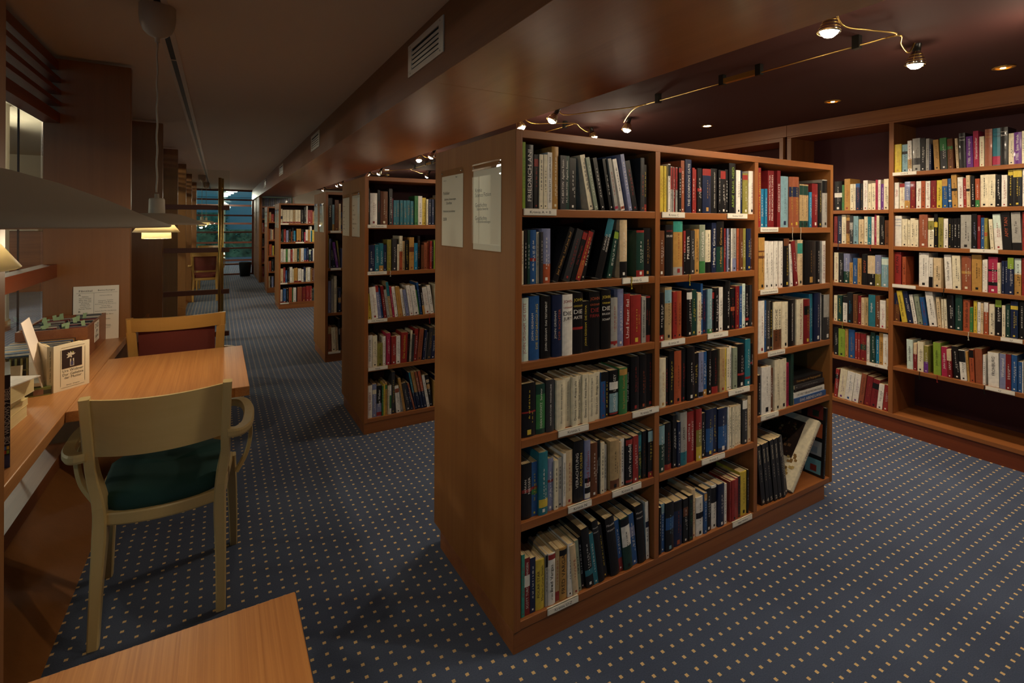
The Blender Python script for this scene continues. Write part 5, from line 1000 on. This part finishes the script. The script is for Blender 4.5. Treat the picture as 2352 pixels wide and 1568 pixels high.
B1;1.663;wall,right bay,top shelf;1531,39,181,0,y,m,-,,1059/1490,29,176,0.4,s,n,-,k:.65:.75,792/1459,22,196,0.8,w,r,-,B:.1:.4,700/1434,39,206,0.8,a,k,-,h:.2:.4,1300/1394,24,203,-0.1,k,w,-,,817/1367,17,196,-0.1,a,k,-,,568/1348,10,159,0,n,w,-,,281/1324,26,184,2.6,m,k,-,,852/1293,32,189,1.8,g,w,-,h:0:.6,1106/1258,26,180,1.6,x,m,-,g:.65:.75,880/1219,12,178,2.9,e,k,-,,411/1203,28,205,1.4,k,ww,^Danielle|Steel,,1127/1172,30,181,1.2,u,w,STEEL  *Alles ist möglich*,,1101/1139,23,207,1.2,p,w,*Herzenbrecher*,,982/1114,20,172,0.4,i,z,-,,754/1092,31,209,-0.2,Z,mm,^Danielle|Steel,,1440/1060,34,209,0,T,nn,^Danielle|Steel,p:.02:.25,1589/1026,31,209,0,k,ww,^Danielle|Steel,,1530/994,22,172,0,i,n,-,,904/971,31,173,0,u,w,STEEL  *Späte Wunde*,,1309/939,10,176,0,i,k,-,,422
B2;1.433;wall,right bay,second shelf;1530,24,167,0,w,r,*Väter*,,610/1504,27,159,0,i,z,-,r:.85:1,668/1475,29,169,0,v,w,-,m:0:.3,769/1444,24,169,0,d,m,-,,660/1415,25,168,0,w,r,-,,696/1388,19,168,0,z,k,-,,538/1367,23,166,0,w,r,-,,663/1342,27,167,0,d,m,-,,786/1312,25,167,0,y,k,-,,768/1283,26,172,1.2,b,y,-,m:.75:1,841/1253,14,173,1.9,b,w,-,i:.2:.26,452/1237,25,195,2.1,m,k,-,k:.5:.58,945/1210,24,177,1.3,w,r,-,,841/1184,13,170,1,r,w,-,,429/1169,16,185,1.4,e,k,-,k:.5:.58,608/1151,16,179,1.1,k,w,-,,590/1131,19,163,0.7,z,w,-,g:0:.25,642/1112,35,183,0,i,k,-,,1372/1076,30,182,0,i,k,-,,1204/1045,21,178,0,k,w,-,,869/1021,23,175,0,w,r,-,,930/996,20,201,0,k,y,-,y:.85:1,943/975,35,204,0,k,y,-,y:.78:.98,1735/937,7,200,0,w,k,-,,369
B3;1.193;wall,right bay,third shelf;1529,37,194,0,w,b,^KEIN|SCHÖNER|LAND,,1097/1489,28,174,0,i,k,-,,749/1460,13,167,0,i,k,-,,348/1446,23,178,0,i,k,-,,666/1421,19,168,0,i,k,-,,519/1399,43,201,0,Z,w,-,,1456/1354,29,179,0,i,k,-,o:.6:.9,894/1323,17,205,0,k,y,-,y:.6:.75,636/1303,24,181,0,o,k,-,,776/1278,21,175,0,w,k,-,,671/1257,16,175,0,k,y,-,,512/1240,8,175,0,k,w,-,,266/1231,17,176,0,k,w,-,,578/1213,13,178,0,k,w,-,,459/1198,48,196,0,a,k,-,,1898/1146,22,201,0,k,v,-,,936/1123,13,194,0,d,w,*Lucie*,,546/1109,16,179,0,b,w,-,,597/1092,14,177,0,o,y,-,z:.42:.55,525/1065,15,170,3,i,k,-,,585/1048,32,199,3.2,w,r,-,c:.6:1,1456/1013,36,208,3,k,z,AMY TAN,,1760/975,37,207,2.1,a,k,Amy Tan,k:0:.2,1895/937,7,209,0,r,k,-,,375
B4;0.95;wall,right bay,fourth shelf;1533,39,205,0,r,k,AMY TAN,,1219/1488,19,177,0,z,k,-,,516/1399,49,207,0,w,k,-,,1720/1347,19,182,0,w,k,-,k:0:.35,600/1324,37,181,0,e,k,-,,1217/1267,33,202,2.5,w,k,Gabriele Tergit,,1253/1231,37,199,1.4,i,k,-,,1414/1193,44,200,0.5,Z,i,-,m:.48:.56,1787/1147,44,210,0.5,m,k,-,,1925/1101,9,183,0,w,k,-,,343/1092,14,186,0,w,p,-,,583/1076,40,201,0,p,w,-,k:.2:.3+k:.6:.65,1775/1034,13,171,0.7,i,k,-,,506/1020,12,182,0,n,w,-,,531/1006,11,183,0,n,w,-,,493/994,25,201,0,n,w,-,l:.7:1,1218/968,27,199,0,m,k,-,c:.6:1+i:.56:.6,1347/938,9,202,0,r,k,-,,458
B5;0.712;wall,right bay,fifth shelf;1529,30,181,0,n,m,-,x:0:.6,821/1485,29,198,9.2,y,k,*Die Tante Jolesch*,,887/1453,25,198,9.1,n,w,-,,766/1426,19,180,8.5,w,k,-,,553/1402,25,185,7.9,q,k,-,,759/1373,21,172,7,b,r,-,,614/1343,37,210,6.6,w,k,-,,1352/1303,17,181,4.1,e,k,-,,551/1284,10,172,2,i,k,-,,327/1271,13,174,2.3,i,k,-,,431/1255,31,200,2.1,k,w,-,,1168/1220,31,207,0,f,w,-,,1264/1187,31,183,0,z,k,*So siehst du aus*,,1127/1156,14,143,0,g,m,-,,424/1139,15,182,0,y,k,-,,581/1121,14,178,0,w,k,-,,524/1105,11,174,0,e,k,-,,408/1093,19,180,0,z,w,-,w:.7:1,765/1072,24,174,0,i,k,-,,920/1046,26,201,0,k,w,-,l:.8:1,1196/1017,14,174,0,i,k,-,,550/1002,17,183,0,f,w,-,,747/982,30,202,0,n,y,-,y:.78:.88,1467/948,19,202,0,k,w,-,,937
B6;0.424;wall,right bay,sixth shelf;1460,33,184,1.3,c,k,John Updike,,975/1424,18,169,0,d,w,-,e:.6:1,500/1404,31,183,0,i,k,-,,938/1371,22,164,0,o,w,-,u:0:.4,621/1324,37,193,1,l,k,John Updike,,1298/1284,28,176,1,p,w,John Updike,,897/1255,22,166,1.7,d,w,-,e:.6:1,682/1226,29,189,4.3,k,w,-,,1045/1194,29,175,3.9,w,k,-,k:.6:.98,1022/1163,10,173,3.7,m,k,-,,340/1151,20,187,2.4,z,k,-,k:.75:.98,791/1128,31,198,1.7,Z,z,-,,1318/1096,12,171,0,w,k,-,,459/1074,46,191,0.9,w,k,*FROHBURG*,,1960/1026,25,193,0,v,w,*Widerwand*,,1117/1001,22,196,0,d,w,-,,1049/977,23,198,0,b,w,-,,1105/953,17,165,0,b,w,-,,697/935,5,170,0,w,k,-,,216'''
rnd = random.Random(42)
def arcy(x, w_, bulge): return -bulge*(1-(2*x/w_)**2)
def book_parts(w_, L_, d, col, tc, title, bands, hard, seed, full=True):
    """returns (cover MB, pages MB, print MB or None); origin = bottom centre of the spine, x along the shelf, y into the shelf"""
    rn = random.Random(seed)
    t = .0022 if hard else .0007
    t = min(t, w_*.2); bulge = min(.09*w_, .004) if hard else .0
    ins = .0028 if hard else .0006
    c = MB(); hw = w_/2
    zs = {0.0, 1.0}; bl = []
    for bnd in (bands.split('+') if bands else []):
        q = bnd.split(':'); a, b_ = float(q[1]), float(q[2]); bl.append((q[0], a, b_)); zs |= {a, b_}
    zs = sorted(zs)
    nx = 5 if (hard and full) else 1
    xs = [-hw+w_*i/nx for i in range(nx+1)]
    base = PC[col]
    side = base
    # spine strips
    def colour_at(f):
        r_ = base
        for k_, a, b_ in bl:
            if a <= f < b_: r_ = PC[k_]
        return r_
    for za, zb in zip(zs[:-1], zs[1:]):
        cc_ = colour_at((za+zb)/2)
        for i in range(nx):
            xa, xb = xs[i], xs[i+1]
            c.quad((xa, arcy(xa, w_, bulge), za*L_), (xb, arcy(xb, w_, bulge), za*L_), (xb, arcy(xb, w_, bulge), zb*L_), (xa, arcy(xa, w_, bulge), zb*L_), 0, cc_)
    # boards
    for s in (-1, 1):
        x_o, x_i = s*hw, s*(hw-t)
        c.quad((x_o, 0, 0), (x_o, d, 0), (x_o, d, L_), (x_o, 0, L_), 0, side)
        c.quad((x_i, 0, 0), (x_i, d, 0), (x_i, d, L_), (x_i, 0, L_), 0, PC['w'])
        c.quad((x_o, 0, L_), (x_i, 0, L_), (x_i, d, L_), (x_o, d, L_), 0, side)
        c.quad((x_o, 0, 0), (x_i, 0, 0), (x_i, d, 0), (x_o, d, 0), 0, side)
        c.quad((x_o, d, 0), (x_i, d, 0), (x_i, d, L_), (x_o, d, L_), 0, side)
    # spine thickness at head and tail
    for z in (0, L_): c.quad((-hw+t, 0, z), (hw-t, 0, z), (hw-t, t, z), (-hw+t, t, z), 0, side)
    c.quad((-hw+t, t, 0), (hw-t, t, 0), (hw-t, t, L_), (-hw+t, t, L_), 0, side)
    if hard and full:
        for z in (0, L_):
            n_ = len(c.v)
            c.v += [(x, arcy(x, w_, bulge), z) for x in xs]; c.face([n_+i for i in range(nx+1)], 0, side)
    p = MB().box(-hw+t+.0001, hw-t-.0001, t+.0004, d-(.004 if hard else .0004), ins, L_-ins)
    pr = MB(); off = .0005
    cols = [PC[k_] for k_ in (tc or 'k')]
    T_ = title.replace('*', '').strip()
    def vput(s_, xc, zc, ln_, h_, cc_): put_text(pr, s_, lambda u, v: (xc-v, arcy(max(-hw, min(hw, xc-v)), w_, bulge)-off, zc+u), ln_, h_, 0, cc_)
    def hput(s_, zc, ln_, h_, cc_): put_text(pr, s_, lambda u, v: (u, arcy(max(-hw, min(hw, u)), w_, bulge)-off, zc+v), ln_, h_, 0, cc_)
    def marks(zc, span, xc, h_, cc_):
        z = zc-span/2
        while z < zc+span/2-.004:
            wl = rn.uniform(.004, .013)
            for k_ in range(int(wl/.0021)):
                zz = z+k_*.0021; hh = h_*rn.choice((.6, .6, .8, 1.0))
                x0_, x1_ = xc+h_/2, xc+h_/2-hh
                pr.quad((x0_, arcy(x0_, w_, bulge)-off, zz), (x0_, arcy(x0_, w_, bulge)-off, zz+.0012), (x1_, arcy(x1_, w_, bulge)-off, zz+.0012), (x1_, arcy(x1_, w_, bulge)-off, zz), 0, cc_)
            z += wl+.0035
    if title.startswith('^'):
        lines = title[1:].replace('*', '').split('|'); n_ = len(lines)
        hh = min(.0165, L_*.5/n_*.85, w_*.55); z = L_*.93-hh*.6
        for i, s_ in enumerate(lines): hput(s_, z, w_*.84, hh*.82, cols[min(i, len(cols)-1)]); z -= hh*1.15
    elif T_.startswith('WELTREICHE_'):
        vput('WELTREICHE', 0, L_*.80, L_*.24, w_*.42, cols[0]); hput(T_[-1], L_*.06, w_*.6, .016, cols[0]); marks(L_*.5, L_*.22, 0, w_*.15, cols[0])
    elif T_ and T_ != '-':
        T2 = [q.strip() for q in T_.replace(' -', '').split('|')]
        n_ = len(T2); h_ = min(.62*w_/n_, .017)
        for i, s_ in enumerate(T2):
            xc = (i-(n_-1)/2)*(.42*w_ if n_ > 1 else 0)
            vput(s_, xc, L_*(.52 if len(s_) > 9 else .6), L_*.80 if len(s_) > 9 else L_*.55, h_*.8, cols[min(i, len(cols)-1)])
        if ' -' in T_: marks(L_*.25, L_*.3, 0, min(w_*.3, .004), cols[0])
    elif T_ == '-':
        h_ = min(w_*.34, .0055)
        marks(L_*rn.uniform(.50, .62), L_*rn.uniform(.38, .6), 0, h_, cols[0])
        if w_ > .02: marks(L_*rn.uniform(.3, .6), L_*.25, w_*.24, h_*.7, cols[0])
        if w_ > .011: pr.quad((-w_*.14, arcy(w_*.14, w_, bulge)-off, L_*.045), (w_*.14, arcy(w_*.14, w_, bulge)-off, L_*.045), (w_*.14, arcy(w_*.14, w_, bulge)-off, L_*.045+w_*.3), (-w_*.14, arcy(w_*.14, w_, bulge)-off, L_*.045+w_*.3), 0, cols[0])
    return c, p, (pr if pr.v else None)
rows = []
for ln_ in BOOKS.strip().split('\n'):
    r, z, desc, rest = ln_.split(';', 3)
    rows.append((r, float(z), [q.split(',') for q in rest.split('/')]))
areas = sorted((int(q[8]) for _, _, it in rows for q in it), reverse=True)
CUT = areas[min(299, len(areas)-1)]
stuffC, stuffP, stuffT = MB(), MB(), MB()
count = 0
STACK = 5                     # lying books also count as books
CUT = areas[min(299-STACK-2, len(areas)-1)]
for r, z, items in rows:
    k = r[0]
    if k in 'LMRDEFG' and z < .13: z = .0962
    if k in 'AB' and z < .13: z = .1182
    n_items = len(items)
    for idx, q in enumerate(items):
        sl, w_, L_, tilt = float(q[0])/1000, float(q[1])/1000, float(q[2])/1000, float(q[3])
        col, tc, title, bands, area = q[4], q[5], q[6], q[7], int(q[8])
        seed = hash((r, idx)) if False else (ord(r[0])*1000+int(r[1:])*97+idx*7)
        rn = random.Random(seed)
        hard = (w_ > .028 and tilt == 0) or rn.random() < .25 or title.startswith('^')
        if w_ < .02: hard = False
        d = min(L_*rn.uniform(.61, .66), .20)
        if k in 'ABG': d = min(d, .15)
        wg = max(w_-.0006, .004)
        a = R(tilt) if k not in 'AB' else -R(tilt)
        off = rn.uniform(.0, .010)
        if k in 'AB':
            px = None; s_r = sl-w_     # right edge has the smaller y
            # local x -> -y ; pivot
            if a > 0: oy, oz = (s_r)+math.cos(a)*wg/2, z+math.sin(a)*wg/2
            elif a < 0: oy, oz = sl-math.cos(a)*wg/2, z+abs(math.sin(a))*wg/2
            else: oy, oz = sl-w_/2, z
            loc = (XR+.010+off, oy, oz+.0002); rotz = R(-90)
        else:
            if a > 0: ox, oz = sl+w_-math.cos(a)*wg/2, z+math.sin(a)*wg/2
            elif a < 0: ox, oz = sl+math.cos(a)*wg/2, z+abs(math.sin(a))*wg/2
            else: ox, oz = sl+w_/2, z
            loc = (ox, PLY[k]+.006+off, oz+.0002); rotz = 0
        mat = Matrix.Translation(loc) @ Matrix.Rotation(rotz, 4, 'Z') @ Matrix.Rotation(a, 4, 'Y')
        ind = area >= CUT and count < 300-STACK
        c, p, pr = book_parts(wg, L_, d, col, tc, title, bands, hard, seed, ind)
        if ind:
            count += 1
            safe = ''
            if title.count('*') == 2:
                safe = title.split('*')[1].replace('|', ' ').strip()
                if len(safe.split()) > 3: safe = ' '.join(safe.split()[:3])
            look = ('slim ' if w_ < .014 else ('thick ' if w_ > .038 else ''))+PAL[col][1]+' book'
            if safe: look += ' titled '+safe
            elif bands and len(look.split()) < 4: look += ' with '+PAL[bands[0]][1]+' band'
            else: look += ' with '+PAL[(tc or 'k')[0]][1]+' print'
            if abs(tilt) > 4: look = 'leaning '+look
            lab = '%s, %s from left on %s, %s' % (look, ORD[idx], shelf_name(r), WHERE[k])
            ws = lab.split()
            if len(lab.replace('-', ' ').split()) > 15: lab = '%s book, %s from left on %s, %s' % (PAL[col][1], ORD[idx], shelf_name(r), WHERE[k])
            o = c.build('book', M['book'], None); o.matrix_world = mat
            tag(o, lab, 'book', 'books on the '+shelf_name(r)+', '+WHERE[k])
            p.build('page_block', M['pages'], o)
            if pr: pr.build('spine_lettering', M['print'], o)
        else:
            stuffC.merge(c, mat); stuffP.merge(p, mat)
            if pr: stuffC.merge(pr, mat)
# shelves that the camera barely sees are filled too
def filler(x0, x1, y, z, rotz=0, seed=0, hmax=.24):
    rn = random.Random(seed); s = x0; step = 1 if x1 > x0 else -1
    keys = 'kkwwiienbrdhTamxgvyf'
    while (x1-s)*step > .05:
        w_ = rn.uniform(.012, .042); L_ = rn.uniform(.165, min(.215, hmax)); d = L_*.63
        loc = (s+w_/2, y+.006+rn.uniform(0, .01), z+.0002) if not rotz else (XR+.012, s-w_/2, z+.0002)
        mat = Matrix.Translation(loc) @ Matrix.Rotation(rotz, 4, 'Z')
        c, p, pr = book_parts(w_-.0008, L_, d, rn.choice(keys), rn.choice('wkky'), '-', '', w_ > .03, seed*100+int(abs(s)*1000), False)
        stuffC.merge(c, mat); stuffP.merge(p, mat)
        if pr: stuffC.merge(pr, mat)
        s += step*w_
for i, z in enumerate((1.316, 1.02, .719, .416, .0962)):
    filler(1.26, 1.375, PLY['D'], z, 0, 10+i); filler(1.412, 1.96, PLY['D'], z, 0, 20+i); filler(2.005, 2.55, PLY['D'], z, 0, 30+i)
for i, z in enumerate((1.313, 1.024, .717, .40, .0962)): filler(1.24, 1.375, PLY['F'], z, 0, 40+i)
for i, z in enumerate((1.25, .893, .465, .0962)): filler(1.0, 1.45, PLY['E'], z, 0, 50+i)
for i, z in enumerate((1.663, 1.433, 1.193, .95, .712, .424)): filler(.92, .63, 0, z, R(-90), 60+i, .21)
me = stuffC; nb = len(me.f)
for f, m_, c_, sm in zip(stuffP.f, stuffP.m, stuffP.c, stuffP.sm): pass
allb = MB(); allb.merge(stuffC)
sp = MB(); sp.merge(stuffP)
for i in range(len(sp.m)): sp.m[i] = 1; sp.c[i] = (.6, .5, .35)
allb.merge(sp)
o = allb.build('books', [M['book'], M['pages']])
tag(o, 'remaining smaller books standing in the shelves of the rear and wall bookcases', 'book', kind='stuff')
# lying stack, big art book and black picture book in the right bay
z = .4992
for i, (hh, w_, col, tc, title, lab, dx_) in enumerate([
        (.026, .268, 'b', 'w', 'DAS ABENDLAND', 'blue book titled DAS ABENDLAND, lowest of the lying stack', 0), (.024, .262, 'w', 'k', 'DIE WELT DER RÖMISCHEN KAISER', 'white book about emperors, second lowest of the lying stack', .0),
        (.016, .255, 'k', 'a', '-', 'thin black book, middle of the lying stack', .012), (.019, .245, 'h', 'a', '-', 'charcoal book, second from top of the lying stack', .006),
        (.027, .25, 'k', 'm', 'Unterwegs in die Vergangenheit', 'black illustrated book on top of the lying stack in the right bay', -.004)]):
    c, p, pr = book_parts(hh, w_, .17, col, tc, title, '', False, 900+i)
    mat = Matrix.Translation((2.288+dx_, 1.328+i*.003, z+hh/2)) @ Matrix.Rotation(R(90), 4, 'Y') @ Matrix.Rotation(0, 4, 'Z')
    mat = Matrix.Translation((2.288+dx_, 1.328+(i % 3)*.004, z+hh/2)) @ Matrix(((0, 0, 1, 0), (0, 1, 0, 0), (-1, 0, 0, 0), (0, 0, 0, 1)))
    o = c.build('book', M['book'], None); o.matrix_world = mat
    tag(o, lab, 'book', 'lying books in the right bay of the nearest bookcase')
    p.build('page_block', M['pages'], o)
    if pr: pr.build('spine_lettering', M['print'], o)
    z += hh+.0004
# big leaning books on the bottom shelf of the right bay
def leaning(x, zb, ang, w_, L_, d, col, tc, title, lab, pic=None):
    a = R(ang); c, p, pr = book_parts(w_, L_, d, col, tc, title, '', True, 950)
    if a > 0: ox, oz = x-math.cos(a)*w_/2, zb+math.sin(a)*w_/2
    else: ox, oz = x+math.cos(a)*w_/2, zb+abs(math.sin(a))*w_/2
    o = c.build('book', M['book'], None); o.matrix_world = Matrix.Translation((ox, 1.324, oz+.0003)) @ Matrix.Rotation(a, 4, 'Y')
    tag(o, lab, 'book', 'large books in the right bay of the nearest bookcase')
    p.build('page_block', M['pages'], o)
    if pr: pr.build('spine_lettering', M['print'], o)
    if pic: pic(o, -w_/2-.0006, L_, d)
def pic_black(o, x, L_, d):
    mb = MB(); cs = ['5f93a0', '8a8f94', 'a5522c', '7a2f26', '6f7f8c', '8c4a30', '2a3a2c', 'b08a70']; n_ = 0
    for i in range(2):
        for j in range(4):
            y0 = .012+i*.105; z0 = .012+j*.088
            mb.box(x-.0003, x, y0, y0+.075, z0, z0+.068, 0, hexc(cs[n_])); mb.box(x-.0006, x-.0003, y0+.02, y0+.05, z0+.01, z0+.04, 0, hexc(cs[(n_+3) % 8])); n_ += 1
    mb.build('cover_pictures', M['print'], o)
def pic_white(o, x, L_, d):
    mb = MB(); rn = random.Random(8)
    mb.box(x-.0003, x, .05, d-.015, .14, L_-.03, 0, hexc('2a1d18'))
    for k_ in range(40):
        y = rn.uniform(.06, d-.03); zz = rn.uniform(.15, L_-.05); s_ = rn.uniform(.004, .014)
        mb.box(x-.0006, x-.0003, y, y+s_, zz, zz+s_, 0, hexc(rn.choice(['5a3526', '7a5a3a', '3a2620', '8a7a55'])))
    for k_ in range(16):
        y = rn.uniform(.02, .06); zz = rn.uniform(.05, .16); mb.box(x-.0006, x, y, y+.012, zz, zz+.012, 0, hexc(rn.choice(['a8894a', '8a6a3a', 'c2a868'])))
    mb.build('cover_picture', M['print'], o)
leaning(2.277, .0962, 40, .026, .358, .26, 'i', 'x', 'ORBIS TERRARUM', 'large pale atlas leaning steeply right on the bottom shelf', pic_white)
leaning(2.541, .0962, 4.5, .016, .338, .22, 'k', 'a', '-', 'tall black book with cover photos leaning on the right panel', pic_black)
# flat-lying books on other rows
def lying(x, y, z, w_, L_, d, rz, col, tc, title, lab):
    c, p, pr = book_parts(w_, L_, d, col, tc, title, '', False, 970)
    mat = Matrix.Translation((x, y, z+w_/2)) @ Matrix.Rotation(rz, 4, 'Z') @ Matrix(((0, 0, 1, 0), (0, 1, 0, 0), (-1, 0, 0, 0), (0, 0, 0, 1)))
    allm = c.build('book', M['book'], None); allm.matrix_world = mat; tag(allm, lab, 'book'); p.build('page_block', M['pages'], allm)
lying(XR+.012, 2.17, .653+.2115, .014, .17, .11, R(-90), 'w', 'b', '-', 'white book lying flat on the fourth row, narrow bay of wall bookcase')

# ribbon bookmarks hanging over shelf edges
def ribbon(p, col, label, ln_=.045, rz=0, cords=False):
    mb = MB(); n_ = 6
    for i in range(n_):
        z0 = -ln_*i/n_; z1 = -ln_*(i+1)/n_; x = .0015*math.sin(i*1.1); x2 = .0015*math.sin((i+1)*1.1)
        mb.hexa([(x2-.0018, -.0008, z1), (x2+.0018, -.0008, z1), (x2+.0018, 0, z1), (x2-.0018, 0, z1), (x-.0018, -.0008, z0), (x+.0018, -.0008, z0), (x+.0018, 0, z0), (x-.0018, 0, z0)], 0, hexc(col))
    for s in (-1, 0, 1): mb.hexa([(x2+s*.003-.001, -.0008, -ln_-.012), (x2+s*.003+.001, -.0008, -ln_-.012), (x2+s*.003+.001, 0, -ln_-.012), (x2+s*.003-.001, 0, -ln_-.012), (x2-.001, -.0008, -ln_), (x2+.001, -.0008, -ln_), (x2+.001, 0, -ln_), (x2-.001, 0, -ln_)], 0, hexc(col))
    mb.box(-.0018, .0018, -.0008, .010, 0, .0008, 0, hexc(col))
    o = mb.build('bookmark_ribbon', M['book'], None, p, (0, 0, rz)); tag(o, label, 'bookmark', 'bookmark ribbons hanging over shelf edges')
ribbon((1.565, 1.3152, 1.1345), 'b09a34', 'yellow tasselled ribbon over the second shelf, middle bay, nearest bookcase', .030)
ribbon((1.262, 1.3140, 1.1400), 'b09a34', 'yellow tasselled ribbon beside the Krimis G label, left bay', .030)
ribbon((2.250, 1.3165, 1.3165), 'd0c6ae', 'left white cord hanging from the top shelf, right bay', .050)
ribbon((2.315, 1.3165, 1.3165), 'd0c6ae', 'right white cord hanging from the top shelf, right bay', .058)
ribbon((.948, 3.160, 1.0205), 'cfc7b5', 'white tassel under the second shelf of the second bookcase', .024)
ribbon((1.215, 3.160, .7195), '9a2c2c', 'red ribbon hanging beneath the third shelf of the second bookcase', .05)
ribbon((XR-.0025, 1.155, .7125), 'c9c0ac', 'white tassel under the fifth shelf, wide bay of wall bookcase', .035, R(-90))
ribbon((XR-.0025, 1.388, .4245), '1a1a18', 'left dark ribbon under the sixth shelf, wide bay of wall bookcase', .035, R(-90))
ribbon((XR-.0025, 1.300, .4245), '8c2c28', 'red ribbon under the sixth shelf, wide bay of wall bookcase', .03, R(-90))
ribbon((XR-.0025, 1.085, .4245), '1a1a18', 'right dark ribbon under the sixth shelf, wide bay of wall bookcase', .035, R(-90))
ribbon((XR-.0025, 1.27, .9505), '20201e', 'black ribbon under the fourth shelf, wide bay of wall bookcase', .03, R(-90))
ribbon((XR-.0025, 1.83, .6535), '8a8a3a', 'olive ribbon under the fourth shelf, narrow bay of wall bookcase', .03, R(-90))
ribbon((XR-.0025, 1.86, 1.1975), '26304a', 'navy ribbon under the second shelf, narrow bay of wall bookcase', .03, R(-90))
ribbon((XR-.0025, 1.66, 1.1975), 'a03038', 'red ribbon under the second shelf, narrow bay of wall bookcase', .03, R(-90))
